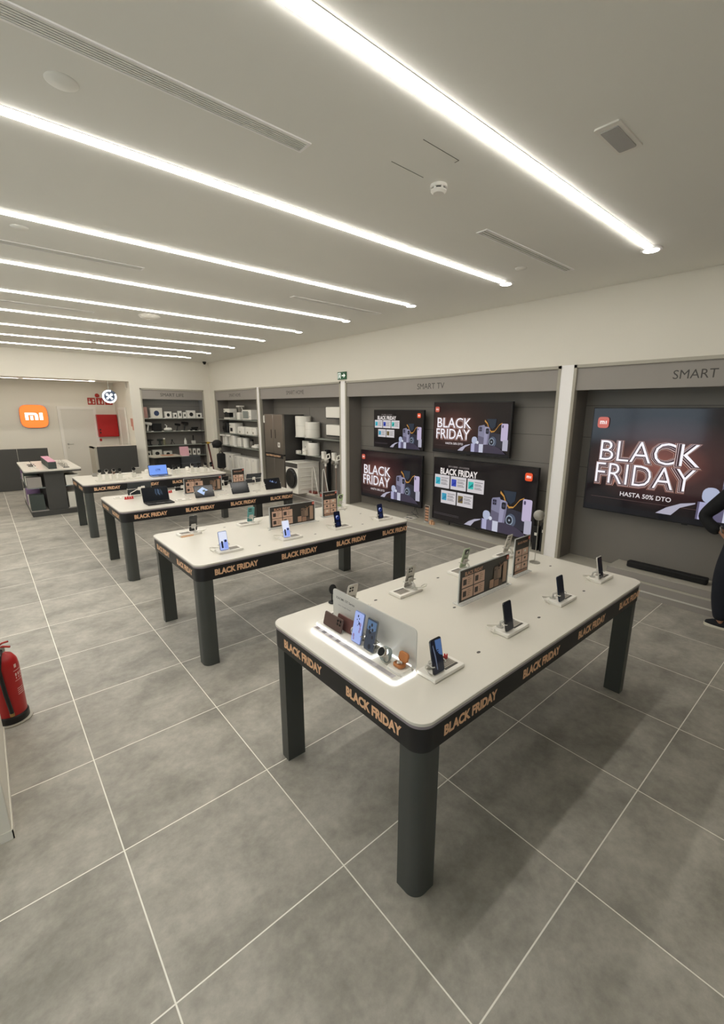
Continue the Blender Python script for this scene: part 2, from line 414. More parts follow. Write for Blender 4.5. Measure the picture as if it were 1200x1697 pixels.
o = MB().lathe([(0, 0), (.15, 0), (.15, -.004), (.125, -.03), (.07, -.048), (0, -.053)], 36).build('ceiling_dome', mat('dome_opal', 'f6f1e6', .4, noise=.01), None, (2.15, 7.62, H))
tagit(o, 'white shallow dome fitting on the ceiling between fifth and sixth light lines', 'ceiling fitting')
b = MB()
b.box(1.92, 1.838, -.0008, 2.21, 1.842, 0); b.box(1.94, 2.098, -.0008, 2.20, 2.102, 0); b.box(2.208, 1.84, -.0008, 2.211, 1.87, 0)
tagit(b.build('access_panel', M_slot, None, (0, 0, H)), 'fine seam lines of a flush access panel beside the smoke detector', 'access panel')
t = thing('dome_camera', 'small black security camera up in the back corner of the ceiling', 'security camera', (5.22, 13.62, H))
MB().cyl(.05, -.035, 0, 20).build('base', M_blackm, t); MB().ball((0, 0, -.04), .042, 16).build('lens_dome', M_lens, t)

# ------------------------------------------------------------ wall display bays
def bay(k, y0, y1, title, tY, label):
    t = thing('display_bay', label, 'display bay', (WX, (y0+y1)/2, 0), 0, 'grey display bays along the right wall')
    o = -(y0+y1)/2; a0 = y0+o; a1 = y1+o; D = .38; e = .035
    f = MB()   # edge frame
    f.box(-.012, a0, .19, .06, a0+e, 2.615); f.box(-.012, a1-e, .19, .06, a1, 2.615); f.box(-.012, a0, 2.58, .06, a1, 2.615)
    f.build('edge_frame', M_frame, t)
    MB().box(.012, a0+e, 2.325, .05, a1-e, 2.58).build('header_panel', M_grey, t)
    for q in (a0, a1-.02): MB().box(.06, q, .19, D, q+.02, 2.615).build('side_panel', M_sideShade, t)
    MB().box(.05, a0+.02, 2.595, D, a1-.02, 2.615).build('soffit_panel', M_grey, t)
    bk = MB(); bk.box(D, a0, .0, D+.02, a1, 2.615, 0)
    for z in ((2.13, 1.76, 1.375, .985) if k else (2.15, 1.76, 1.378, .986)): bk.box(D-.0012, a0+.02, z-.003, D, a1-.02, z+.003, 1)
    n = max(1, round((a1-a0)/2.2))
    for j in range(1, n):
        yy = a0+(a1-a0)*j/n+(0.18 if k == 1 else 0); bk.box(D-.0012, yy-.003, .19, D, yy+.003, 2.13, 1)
    bk.build('back_panel', [M_backShade, M_greyD], t)
    pl = MB(); pl.box(.0, a0, 0, D, a1, .168, 0); pl.box(-.0, a0, .168, D, a1, .19, 1)
    pl.build('plinth', [M_grey, M_plat], t)
    MB().box(-.006, a0, .066, .002, a1, .082).build('plinth_strip', M_strip, t)
    if title:
        v, fc = text_shape(title, 0.0)
        (Y0, Y1), zc = tY, 2.452
        Mx = frame((.0105, 0, zc), (0, -1, 0), (0, 0, 1))
        lt = MB(); w_ = Y0-Y1
        lt.add([((a)*w_, (b_-.5)*.088, 0) for a, b_ in v], fc, 0, Tm(0, Y0+o, 0) @ Mx)
        lt.build('header_lettering', M_lettergrey, t, flat=True)
    return t, o
B0, o0 = bay(0, *BAYS[0], 'SMART TV', (1.56, .99), 'wide grey bay at right edge holding the largest screen and soundbar')
B1, o1 = bay(1, *BAYS[1], 'SMART TV', (5.19, 4.62), 'wide grey bay with four screens mounted on its back panel')
B2, o2 = bay(2, *BAYS[2], 'SMART HOME', (9.36, 8.61), 'grey bay with the refrigerator, washing machine and stick vacuums')
B3, o3 = bay(3, *BAYS[3], 'SMART HOME', (12.53, 11.79), 'narrow grey bay of shelves with white kitchen appliances, by the corner')
# raised platform box inside the right-hand bay
b = MB(); b.box(0, -2.1, .191, .36, 1.945, .275, 0); b.box(-.0, -2.1, .268, .36, 1.945, .276, 1)
o = b.build('platform_box', [M_grey, M_plat], None, (WX+.003, 0, 0), bevel=.003); tagit(o, 'low pale platform box under the largest screen carrying the soundbar', 'platform')

# shelf bay on the back wall
t = thing('display_bay', 'grey shelf bay on the back wall with small gadget boxes and hair dryers', 'display bay', (4.33, BY, 0))
f = MB(); f.box(-.87, -.012, 0, -.835, .05, 2.615); f.box(.835, -.012, 0, .87, .05, 2.615); f.box(-.87, -.012, 2.58, .87, .05, 2.615); f.build('edge_frame', M_frame, t)
MB().box(-.835, .012, 2.33, .835, .05, 2.58).build('header_panel', M_grey, t)
for q in (-.87, .85): MB().box(q, .05, 0, q+.02, .40, 2.6).build('side_panel', M_sideShade, t)
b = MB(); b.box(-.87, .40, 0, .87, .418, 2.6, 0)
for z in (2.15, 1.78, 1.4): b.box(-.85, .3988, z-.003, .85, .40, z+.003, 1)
b.build('back_panel', [M_backShade, M_greyD], t)
v, fc = text_shape('SMART LIFE', 0.0)
MB().add([((a-.5)*.64, (b_-.5)*.088, 0) for a, b_ in v], fc, 0, frame((-.025, .0105, 2.455), (1, 0, 0), (0, 0, 1))).build('header_lettering', M_lettergrey, t, flat=True)
SLZ = [1.80, 1.43, 1.03, .70]
for z in SLZ: MB().box(-.85, .06, z-.016, .85, .40, z).build('shelf', M_shelf, t)
MB().box(-.85, .02, 0, .85, .40, .33).build('base_drawer', M_grey, t)
U2Z = [1.785, 1.385, 1.02, .25]
for z in U2Z[:3]: MB().box(.05, -1.33, z-.016, .38, 1.33, z).build('shelf', M_shelf, B3)
MB().box(.06, -1.33, .19, .38, 1.33, .25).build('shelf', M_plat, B3)
MB().box(.10, 7.40+o2, 1.445, .38, 9.18+o2, 1.46).build('shelf', M_shelf, B2)
MB().box(.10, 8.20+o2, 1.05, .38, 9.18+o2, 1.065).build('shelf', M_shelf, B2)

# ------------------------------------------------------------ the four tables
TH = .88
TX0, TX1, TW = 1.095, 3.445, 1.19
TY = [.975, 3.35, 5.80, 8.27]
TN = ['nearest table', 'second table', 'third table', 'farthest table']
M_card = mat('label_card', 'a59d92', .6, noise=.05, scale=90)
M_cardk = mat('label_card_dark', '4b4743', .5, noise=.03)
def make_table():
    t = thing('display_table', '', 'table', (0, 0, 0), 0, 'white topped display tables')
    L = TX1-TX0
    MB().rprism(0, 0, L, TW, .075, .866, TH, seg=10, ch=.0015).build('tabletop', M_top, t)
    MB().rprism(.003, .003, L-.003, TW-.003, .072, .852, .866, seg=10).build('edge_band', M_edge, t)
    bd = MB().rprism(.004, .004, L-.004, TW-.004, .071, .742, .852, seg=10).build('apron', M_band, t)
    v, fc = text_shape('BLACK FRIDAY', .05)
    for side in range(4):
        if side % 2 == 0:
            starts = [.142, .742, 1.342, 1.945]
            for x in starts:
                lt = MB()
                if side == 0: lt.add([(x+a*.375, 0, .772+b_*.052) for a, b_ in v], fc, 0, Tm(0, .0028, 0))
                else: lt.add([(L-x-a*.375, 0, .772+b_*.052) for a, b_ in v], fc, 0, Tm(0, TW-.0028, 0))
                lt.build('lettering', M_peach, bd, flat=True)
        else:
            for y in (1.045, .478):
                lt = MB()
                if side == 1: lt.add([(.0028, y-a*.368, .772+b_*.052) for a, b_ in v], fc, 0)
                else: lt.add([(L-.0028, TW-y+a*.368, .772+b_*.052) for a, b_ in v], fc, 0)
                lt.build('lettering', M_peach, bd, flat=True)
    q = .115; i = .010
    for sx in (0, 1):
        for sy in (0, 1):
            P = [(0, 0), (q, 0), (q, q)]; P = []
            r = .058   # outer corner rounded, the three inner ones crisp
            P += [(i+r*(1-cos(radians(a))), i+r*(1-sin(radians(a)))) for a in range(0, 91, 9)]
            P += [(i+q, i), (i+q, i+q), (i, i+q)]
            P = [((L-x) if sx else x, (TW-y) if sy else y) for x, y in P]
            if (sx+sy) % 2 == 1: P = P[::-1]
            MB().prism(P, 0, .743).build('leg', M_leg, t)
    for x, y in ((.63, .195), (1.225, .195), (1.83, .20), (.95, .61), (1.54, .61), (2.13, .60), (.65, 1.01), (1.255, 1.01), (2.10, .87)):
        MB().prism(circ(x, y, .013, 14, .008), TH-.0005, TH+.0006).build('cable_grommet', M_cardk, t)
    return t
T0 = make_table()
tl = ['white-topped table nearest the camera with black lettered apron and lit stand on it',
      'second white-topped table from the front, with phones and two dark posters on it',
      'third white-topped table from the front, carrying tablets and an open laptop',
      'farthest white-topped table, carrying rows of watches and a blue-screened laptop']
T0.location = (TX0, TY[0], 0); T0['label'] = tl[0]
for k in (1, 2, 3): dup(T0, (TX0, TY[k], 0), 0, tl[k])

# ------------------------------------------------------------ picture kit for screens and posters
def mi_logo(p, cx, cy, s, bg, fg):
    P = []
    for k in range(40):
        t = 2*pi*k/40; c, d = cos(t), sin(t)
        P.append((cx+s/2*math.copysign(abs(c)**.45, c), cy+s/2*math.copysign(abs(d)**.45, d)))
    p.poly(P, bg); p.up()
    u = s*.60; x = cx-u/2; y = cy-s*.15; h = s*.30; w_ = u*.17
    p.rect(x, y, x+w_, y+h, fg); p.rect(x+w_, y+h-w_*.95, x+u*.52, y+h, fg)
    p.poly([(x+u*.52, y+h-w_*.95)]+[(x+u*.52+(u*.20-w_)*sin(radians(a)) , y+h-w_*.95-(u*.20-w_)*(1-cos(radians(a)))) for a in (30, 60, 90)]
           +[(x+u*.55, y), (x+u*.72, y)]+[(x+u*.52+u*.20*sin(radians(a)), y+h-u*.20*(1-cos(radians(a)))) for a in (90, 60, 30, 0)], fg)
    p.rect(x+u*.28, y, x+u*.28+w_, y+h*.62, fg); p.rect(x+u-w_, y, x+u, y+h, fg)
def products(p, x0, y0, s, g):
    """phones, watch, pods and wrapped drum; g maps a colour to a material; spans about 1.0*s wide"""
    X = lambda a: x0+a*s
    Y = lambda a: y0+a*s
    def R(a, b_, c, d, m, r=0): p.rect(X(a), Y(b_), X(c), Y(d), g(m), r*s)
    # big box and tall phone behind
    p.poly([(X(.52), Y(.12)), (X(.98), Y(.12)), (X(.98), Y(.43)), (X(.52), Y(.50))], g('2b2b36')); p.up()
    # golden splash
    pts = [(.38, .78), (.46, .70), (.50, .60), (.57, .52), (.66, .53), (.72, .60), (.78, .68), (.86, .72)]
    for k in range(len(pts)-1):
        (a, b_), (c, d) = pts[k], pts[k+1]; w_ = .035-.003*k
        p.poly([(X(a), Y(b_)), (X(c), Y(d)), (X(c), Y(d-w_)), (X(a-.01), Y(b_-w_-.01))], g('b8863f'))
    p.poly([(X(.43), Y(.80)), (X(.70), Y(.80)), (X(.68), Y(.63)), (X(.60), Y(.56)), (X(.52), Y(.62))], g('26303d')); p.up()
    R(.84, .30, 1.02, .70, 'b8acc8', .03); p.up(); R(.86, .60, .90, .67, '4a4560', .02); p.up()
    R(.90, .08, 1.04, .33, 'a9a7b8'); p.up()
    # the two leaning phones
    p.poly([(X(.20), Y(.18)), (X(.37), Y(.14)), (X(.39), Y(.62)), (X(.37), Y(.66)), (X(.22), Y(.63)), (X(.20), Y(.60))], g('7c7b92')); p.up()
    p.poly([(X(.20), Y(.18)), (X(.37), Y(.14)), (X(.375), Y(.36)), (X(.20), Y(.40))], g('5f5b70')); p.up(); R(.225, .50, .31, .61, '4e4c62', .02); p.up()
    for a in (.245, .285):
        for b_ in (.525, .58): p.poly(circ(X(a), Y(b_), .016*s, 10), g('16161d'))
    p.poly([(X(.37), Y(.14)), (X(.50), Y(.16)), (X(.54), Y(.58)), (X(.50), Y(.61)), (X(.39), Y(.62))], g('918fa8')); p.up()
    p.poly([(X(.45), Y(.15)), (X(.50), Y(.16)), (X(.54), Y(.58)), (X(.50), Y(.60))], g('75728a')); p.up(); R(.42, .45, .51, .58, '1a1a22', .03); p.up(); p.poly(circ(X(.465), Y(.515), .03*s, 12), g('3a3a48')); p.up()
    # watch
    p.poly(circ(X(.63), Y(.27), .10*s, 22, .125*s), g('4c5566')); p.up(); p.poly(circ(X(.60), Y(.27), .075*s, 22, .09*s), g('8c98a8')); p.up()
    p.poly(circ(X(.60), Y(.27), .058*s, 22, .07*s), g('1b2028')); p.up(); p.poly(circ(X(.60), Y(.27), .02*s, 10), g('9aa2b0')); p.up()
    # wrapped drum with ribbon
    P = [(X(.5-.62*cos(radians(a))), Y(-.30+.50*sin(radians(a)))) for a in range(38, 143, 7)]
    P = [(max(P[0][0], X(-.10)), Y(0))]+P[1:-1]+[(X(1.0), Y(0))]
    p.poly(P, g('3b3545')); p.up()
    R(-.06+.06, .0, .30, .20, '5c5770'); p.up(); R(.02, .0, .12, .20, 'a5a4c4'); p.up(); R(.25, .0, .37, .20, 'bdbfd0'); p.up()
    p.poly([(X(-.40), Y(0)), (X(-.30), Y(.08)), (X(-.16), Y(.15)), (X(-.02), Y(.18)), (X(-.02), Y(.165)), (X(-.16), Y(.10)), (X(-.24), Y(0))], g('aaa7b8')); p.up()
    # pods
    R(.03, .195, .19, .37, 'a9b0c8', .07); p.up(); p.poly(circ(X(.20), Y(.235), .038*s, 12), g('c8ccda')); p.up()
def screen_bg(hot):
    n = 'screen_picture_glow_%d' % int(hot*100)
    if n in MATS: return MATS[n]
    m = mat(n, (0.004, 0.004, 0.005), rough=.10, noise=0, emit=1.0, ecol='1a1316')
    nt = m.node_tree; N = nt.nodes; L = nt.links; bs = N['Principled BSDF']
    tc = N.new('ShaderNodeTexCoord'); mp = N.new('ShaderNodeMapping'); mp.inputs['Location'].default_value = (0, -.18*2, -.02); mp.inputs['Scale'].default_value = (0.1, 1.15, 1.9)
    gr = N.new('ShaderNodeTexGradient'); gr.gradient_type = 'SPHERICAL'
    L.new(tc.outputs['Object'], mp.inputs['Vector']); L.new(mp.outputs[0], gr.inputs['Vector'])
    r = N.new('ShaderNodeValToRGB'); e = r.color_ramp.elements
    e[0].position = 0; e[0].color = (*lin('151013'), 1); e[1].position = 1; e[1].color = (*[c*hot for c in lin('86524a')], 1)
    md = e.new(.45); md.color = (*[c*hot for c in lin('3c2626')], 1)
    L.new(gr.outputs['Fac'], r.inputs['Fac']); L.new(r.outputs['Color'], bs.inputs['Emission Color'])
    return m
def tv(y0, y1, z0, z1, kind, label, cord=0, x=WX+.20, hot=1.0):
    """y0 > y1: left and right as seen from the shop"""
    w_ = y0-y1; h = z1-z0; yc = (y0+y1)/2; zc = (z0+z1)/2
    t = thing('television', label, 'television', (x, yc, zc), 0, 'wall mounted screens')
    Mx = frame((0, 0, 0), (0, -1, 0), (0, 0, 1))
    MB().rprism(-w_/2, -h/2, w_/2, h/2, .008, -.045, 0, 0, Mx, ch=.002).build('housing', M_bezel, t)
    MB().box(.045, -.30, -.20, WX+.378-x, .30, .20).build('wall_bracket', M_blackm, t)
    p = Pic(Mx); p.z = .0008
    bz = .012; W2 = w_/2-bz; H2 = h/2-bz
    g = lambda c: glow(c)
    if kind == 'neon':
        p.rect(-W2, -H2, W2, H2, screen_bg(hot)); p.up()
        p.rect(-W2, -H2, W2, -H2+.055*h, g('141418')); p.up()
        tw = .46*w_; x0 = -W2+.055*w_
        for row, tt in enumerate(('BLACK', 'FRIDAY')):
            yb = .002*h-row*.215*h; th = .192*h; xx = x0-(.01*w_ if row else 0)
            for bold, dx, c in ((.085, .005, 'a87a6c'), (.074, .0045, '4a2a28'), (.056, .003, 'd6bcb8'), (.044, .002, '3c2428'), (.022, .0, 'b9a4a8'), (.012, 0, '3a262c')):
                e_ = bold*.18*h
                p.text(tt, xx-e_+dx*w_, yb-e_-dx*w_, xx+tw+e_+dx*w_, yb+th+e_-dx*w_, g(c), bold=bold); p.up()
            p.text(tt, xx, yb, xx+tw, yb+th, g('f8f4fb'), bold=-.012 if w_ > 1.9 else .0); p.up()
        p.text('HASTA 50% DTO', x0+tw*.28, -.325*h, x0+tw*.80, -.283*h, g('dcd4d6'), bold=.012); p.up()
        p.rect(x0-.02*w_, -H2+.13*h, x0+.62*w_, -H2+.1335*h, g('5a4644')); p.up()
        products(p, W2-.455*w_, -H2+.055*h, .425*w_, g)
        mi_logo(p, -W2+.055*w_, H2-.13*h, .058*w_, g('c25a48'), g('f0dcd8'))
    else:
        p.rect(-W2, -H2, W2, H2, g('171314')); p.up()
        p.text('BLACK FRIDAY', -W2+.075*w_, H2-.245*h, -W2+.465*w_, H2-.145*h, g('e6dedb'), bold=.03); p.up()
        p.text('20/11/2025 - 01/12/2025', -W2+.16*w_, H2-.125*h, -W2+.38*w_, H2-.10*h, g('9a908e'), bold=.01); p.up()
        cols = {0: 'f', 1: 'f'}
        cc = ('3aa6b8', '3344a8', '35b5aa', '3a93b0', '6a5a34')
        for k in range(5):
            cx = -W2+.015*w_+(k*.178 if k < 3 else .078+(k-3)*.178)*w_; cy = H2-(.46 if k < 3 else .70)*h
            p.rect(cx, cy, cx+.165*w_, cy+.205*h, g('c9c4c6')); p.up()
            p.rect(cx+.010*w_, cy+.05*h, cx+.062*w_, cy+.16*h, g(cc[k]))
            p.poly([(cx+.012*w_, cy+.055*h), (cx+.058*w_, cy+.09*h), (cx+.058*w_, cy+.14*h), (cx+.03*w_, cy+.10*h)], g('1e2c4c'))
            for j, (a, c) in enumerate(((.155, .09), (.125, .07), (.105, .08), (.075, .07), (.055, .08))):
                p.rect(cx+.072*w_, cy+a*h, cx+(.072+c*.9)*w_, cy+(a+.009)*h, g('6a6668'))
            p.up()
        for d in (.085, .105): p.rect(-W2+.02*w_, -H2+d*h, -W2+.30*w_, -H2+(d+.004)*h, g('5c5658'))
        products(p, W2-.455*w_, -H2+.015*h, .425*w_, g)
        mi_logo(p, W2-.065*w_, H2-.12*h, .060*w_, g('e0532c'), g('f8ece8'))
    # black strip hides nothing: the picture stops at the bezel
    p.build('screen', t)
    for s_ in (-1, 1):
        if cord: MB().box(.004, s_*w_*.30-.006, -h/2-.05, .02, s_*w_*.30+.006, -h/2).build('cable', M_black, t)
    MB().box(-.002, -.03, -h/2-.008, .02, .03, -h/2).build('sensor_tab', M_black, t)
    return t
tv(6.48, 5.20, 1.395, 2.085, 'cards', 'smallest of the four mounted screens, upper left, showing white offer cards')
tv(4.98, 3.52, 1.41, 2.21, 'neon', 'upper right of the four mounted screens, showing large glowing lettering', hot=.45)
tv(6.87, 5.20, .395, 1.315, 'neon', 'lower left of the four mounted screens, showing glowing white lettering', hot=.85)
tv(4.94, 3.04, .275, 1.325, 'cards', 'largest of the four mounted screens, lower right, showing five offer cards', cord=1)
tv(2.40, .17, .885, 2.125, 'neon', 'very large screen at right edge with HASTA 50% DTO and neon lettering', cord=0, hot=1.0)
# thin stand cable under the lower left screen
o = MB().tube([(5.70, 5.42, .395), (5.70, 5.43, .31), (5.69, 5.50, .27), (5.68, 5.36, .22), (5.67, 5.30, .20)], .004, 6)
o.tube([(5.70, 5.40, .395), (5.70, 5.38, .30), (5.69, 5.33, .26), (5.68, 5.48, .215), (5.67, 5.60, .20)], .004, 6)
tagit(o.build('power_cable', M_black), 'tangled black power cable hanging below the lower left mounted screen', 'cable')
t = thing('soundbar', 'long black soundbar lying on the pale platform under the largest screen', 'soundbar', (5.60, 1.38, .276))
MB().rprism(-.05, -.40, .05, .40, .02, .004, .068, ch=.006).build('body', M_blackm, t)
for s_ in (-.36, .36): MB().cyl(.02, 0, .006, 12).build('foot', M_black, t, (0, s_, 0))
MB().rprism(-.052, -.37, -.048, .37, .001, .012, .058).build('grille', M_black, t)

# small items on the plinth of the four-screen bay
def price_stand(x, y, z, h, w_, label):
    t = thing('price_stand', label, 'price stand', (x, y, z))
    MB().box(-.03, -w_/2, 0, .05, w_/2, .012).build('base', M_clear, t)
    MB().box(-.004, -w_/2, .012, .004, w_/2, h).build('panel', M_white, t)
    p = Pic(frame((-.0045, 0, 0), (0, -1, 0), (0, 0, 1)))
    p.rect(-w_/2+.004, .016, w_/2-.004, h-.004, ink('4a3b35')); p.up()
    for k in range(5): p.rect(-w_/2+.012, .03+k*(h-.05)/5, w_/2-.012, .03+(k+.7)*(h-.05)/5, ink('c89a7c'))
    p.build('print', t); return t
price_stand(5.56, 5.00, .19, .30, .10, 'upright peach price stand between the two lower mounted screens')
tagit(MB().box(-.03, -.02, 0, .03, .02, .07).box(-.02, -.06, 0, .02, -.03, .05).build('price_tag', M_peach, None, (5.52, 4.86, .19)), 'small peach price tags on the plinth below the largest of four screens', 'price tag')
o = MB().box(-.07, -.10, 0, .07, .10, .008, 0); o.box(-.05, -.07, .008, -.0, .0, .009, 1); o.box(-.05, .02, .008, .0, .07, .009, 1)
tagit(o.build('label_plate', [M_white, M_cardk], None, (5.56, 5.40, .19)), 'flat white label plate lying on plinth under the lower left screen', 'label plate')
for k, (y, h, lb) in enumerate(((2.97, .34, 'left of the two slim black speakers standing at right end of four-screen bay'), (2.86, .40, 'right of the two slim black speakers, next to the white pillar'))):
    t = thing('slim_speaker', lb, 'speaker', (5.60, y, .19), 0, 'slim speakers by the pillar')
    MB().rprism(-.05, -.045, .05, .045, .015, 0, h, ch=.004).build('body', M_blackm, t)
    MB().box(-.0508, -.018, h-.13, -.049, .018, h-.09).build('tag', M_white, t)

# ------------------------------------------------------------ counter-top display blocks and phones
def make_block():
    t = thing('display_block', '', 'display block', (0, 0, 0), 0, 'white display blocks under the devices')
    MB().rprism(-.055, -.042, .155, .070, .002, 0, .018, ch=.0012).build('block', M_white, t)
    l_ = MB(); l_.box(.045, -.02, .018, .135, .05, .0186, 0); l_.box(.045, -.02, .0184, .135, -.008, .0190, 1)
    for k in range(5): l_.box(.055, .0+k*.009, .0184, .125, .003+k*.009, .0188, 1)
    l_.build('label_card', [M_card, M_cardk], t)
    a = MB(); a.cyl(.020, .018, .024, 18, 0, Tm(0, .045, 0)); a.tube([(0, .047, .022), (0, .042, .05), (0, .019, .068)], .007, 8)
    a.rprism(-.022, -.022, .022, .022, .006, 0, .010, 0, Tm(0, .013, .072) @ Rm(78, 'X'))
    for s_ in (-1, 1): a.tube([(s_*.018, .010, .072), (s_*.046, .008, .070), (s_*.046, -.017, .066), (s_*.037, -.021, .066)], .0032, 6)
    a.build('security_clamp', mat('clamp_grey', 'c4c0b8', .35, noise=.02), t)
    c = [(-.01, .05, .03), (-.04, .075, .03), (-.07, .085, .036), (-.095, .07, .040), (-.10, .045, .030), (-.08, .03, .012), (-.05, .045, .019)]
    MB().tube(c, .0032, 6).tube([(x, y-.008, z-.004) for x, y, z in c[1:-1]], .0026, 6).build('tether_cable', M_whitew, t)
    return t
BLK = make_block(); BLK_used = False
def block(x, y, rz, label):
    global BLK_used
    if not BLK_used:
        BLK_used = True; BLK.location = (x, y, TH); BLK.rotation_euler = (0, 0, rz); BLK['label'] = label; return BLK
    return dup(BLK, (x, y, TH), rz, label)
PM = lambda tilt: Rm(90-tilt, 'X')
def phone_pic(kind, Mx, w_, h):
    p = Pic(Mx); p.z = .0003; a, b_ = w_/2-.003, h/2-.004
    if kind == 'dark':
        p.rect(-a, -b_, a, b_, glow('0b0d14'), .007)
    elif kind == 'blue':
        p.rect(-a, -b_, a, b_, glow('10131f'), .007); p.up(.0002)
        p.poly([(-.2*a, b_*.97), (a*.97, b_*.93), (a*.97, -.1*b_), (.4*a, .05*b_), (-.1*a, .35*b_)], glow('46628f')); p.up(.0002)
        for k in range(2): p.rect(-.1*a, (.32-k*.12)*b_, .3*a, (.38-k*.12)*b_, glow('1b2338'))
        p.poly([(-.75*a, .7*b_), (-.6*a, .72*b_), (-.3*a, 0), (-.2*a, -.8*b_), (-.35*a, -.8*b_), (-.5*a, 0)], glow('596274'))
    elif kind == 'device':
        p.rect(-a, -b_, a, b_, glow('dfe4f6'), .007); p.up(.0002)
        p.rect(-a, -b_, a, -.15*b_, glow('a4b4ec'), .007); p.up(.0002)
        p.rect(-.62*a, -.78*b_, -.18*a, -.02*b_, glow('141a2c'), .004); p.rect(.05*a, -.85*b_, .85*a, .12*b_, glow('8ea2ea'), .006); p.up(.0002)
        p.poly(circ(.50*a, -.05*b_, .30*a, 14), glow('1a1f33'))
    elif kind == 'orb':
        p.rect(-a, -b_, a, b_, glow('0a0f22'), .007); p.up(.0002)
        p.poly(circ(0, .25*b_, .72*a, 20), glow('1b2f6c')); p.up(.0002); p.poly([(x, y) for x, y in circ(-.1*a, .32*b_, .40*a, 16)], glow('aab6d8')); p.up(.0002)
        p.poly(circ(.10*a, .22*b_, .36*a, 16), glow('14204c')); p.up(.0002); p.rect(-.5*a, -.80*b_, .5*a, -.35*b_, glow('141e40'))
    elif kind == 'lilac':
        p.rect(-a, -b_, a, b_, glow('9fb0e6'), .007); p.up(.0002)
        for (x, y, r_) in ((-.2, .75, .10), (.1, .6, .07), (-.35, .5, .06), (.2, .3, .12), (.0, .42, .05), (-.1, .15, .05)): p.poly(circ(x*a, y*b_, r_*a*1.4, 8, r_*a*2), glow('1e2644'))
        for (x, y, r_) in ((.5, .25, .22), (.55, .0, .18), (.45, -.2, .16), (-.6, -.6, .2), (-.5, -.8, .15)): p.poly(circ(x*a, y*b_, r_*a, 9, r_*a*1.5), glow('8c7aa6'))
    elif kind == 'photo':
        p.rect(-a, -b_, a, b_, glow('39404c'), .007); p.up(.0002)
        p.poly([(-.9*a, b_*.9), (.9*a, b_*.9), (.9*a, .4*b_), (.2*a, .2*b_), (-.9*a, .3*b_)], glow('56708f')); p.up(.0002)
        for (x, y, r_) in ((-.2, .2, .28), (.25, .35, .2), (-.4, .45, .18), (.0, .65, .2), (.4, -.1, .2), (.1, -.75, .3)): p.poly(circ(x*a, y*b_, r_*a, 9, r_*a*1.3), glow('20242c'))
        p.poly(circ(-.05*a, .28*b_, .12*a, 10), glow('8a94a0'))
    return p
def phone(x, y, z, rz, label, body, pic, cams=4, name='smartphone', tilt=13, land=False, group='smartphones shown on the tables', w_=.076, h=.163, d=.0085, gy=0.0, lens=M_lens):
    t = thing(name, label, 'smartphone', (x, y, z), rz, group)
    if land: Mx = Tm(0, gy, w_/2) @ PM(tilt) @ Rm(90, 'Z')
    else: Mx = Tm(0, gy, h/2*cos(radians(tilt))) @ PM(tilt)
    m = MB().rprism(-w_/2, -h/2, w_/2, h/2, .010, -d/2, d/2, 0, Mx, seg=6, ch=.0022); m.build('body', body, t)
    F = Mx @ Tm(0, 0, d/2)
    phone_pic(pic, F, w_, h).build('screen', t)
    Bk = Mx @ Tm(0, 0, -d/2) @ Rm(180, 'Y')
    c = MB(); ox = -w_/2+.024
    if cams == 4:
        c.rprism(ox-.018, h/2-.048, ox+.018, h/2-.010, .009, 0, .0022, 0, Bk)
        cp_ = [(-.009, -.010), (.009, -.010), (-.009, .010), (.009, .010)]
        cm = c.build('camera_module', body, t)
        for a, b_ in cp_: MB().cyl(.0066, .0020, .0034, 14, 0, Bk @ Tm(ox+a, h/2-.029+b_, 0)).build('lens', lens, cm)
    elif cams == 1:
        c.rprism(-.022, h/2-.052, .022, h/2-.010, .010, 0, .0026, 0, Bk); cm = c.build('camera_module', lens, t)
        MB().cyl(.010, .0024, .0038, 16, 0, Bk @ Tm(0, h/2-.031, 0)).build('lens', M_chrome, cm)
    return t
BR = {'black': mat('phone_black', '17181b', .2, noise=0, coat=.6), 'silver': mat('phone_silver', 'a8a59f', .25, metal=.5, noise=.02),
      'teal': mat('phone_teal', '5f9a97', .3, noise=.02), 'green': mat('phone_pale_green', 'a9b79b', .3, noise=.02), 'brown': mat('phone_brown', '5e4a45', .3, metal=.3, noise=.02),
      'rose': mat('phone_rose_brown', '6d4a45', .35, noise=.02), 'cream': mat('phone_cream', 'c9c4bc', .3, noise=.02), 'grey': mat('phone_grey', '70706e', .3, metal=.3, noise=.02), 'blue': mat('phone_blue', '7686b8', .3, noise=.02),
      'lime': mat('phone_light_green', 'b9cba0', .35, noise=.02)}
FX = [1.408, 2.010, 2.605, 3.190]
def front(k, i, kind, body, desc):
    x, y = FX[i], TY[k]+.215-(.014 if k+i == 0 else 0)
    block(x, y, 0, 'white block under ' + desc)
    phone(x, y+.001, TH+.0203, 0, desc, body, kind, tilt=12, gy=.0)
def back(k, i, body, cams, desc, dx=0, kind='dark', lens=M_lens):
    x, y = FX[i]+.02+dx, TY[k]+.985
    block(x, y, pi, 'white block under ' + desc)
    phone(x, y-.001, TH+.0203, pi, desc, body, kind, cams, tilt=13, lens=lens)
front(0, 0, 'blue', BR['black'], 'phone with blue screen beside the lit stand on nearest table')
for c in kids(BLK):
    if c.name.startswith('tether'): first_cable = c
front(0, 1, 'dark', BR['black'], 'dark phone second from left, front row of nearest table')
front(0, 2, 'dark', mat('phone_navy', '202a3c', .2, noise=0), 'navy phone third from left, front row of nearest table')
front(0, 3, 'dark', BR['cream'], 'pale-edged phone at right end, front row of nearest table')
back(0, 0, BR['cream'], 4, 'cream phone behind the lit stand on nearest table', dx=.10)
back(0, 1, BR['silver'], 4, 'silver phone turned away, left of large poster, nearest table')
back(0, 2, BR['green'], 1, 'pale green phone turned away behind nearest large poster')
back(0, 3, BR['cream'], 4, 'cream phone turned away behind tall poster, nearest table')
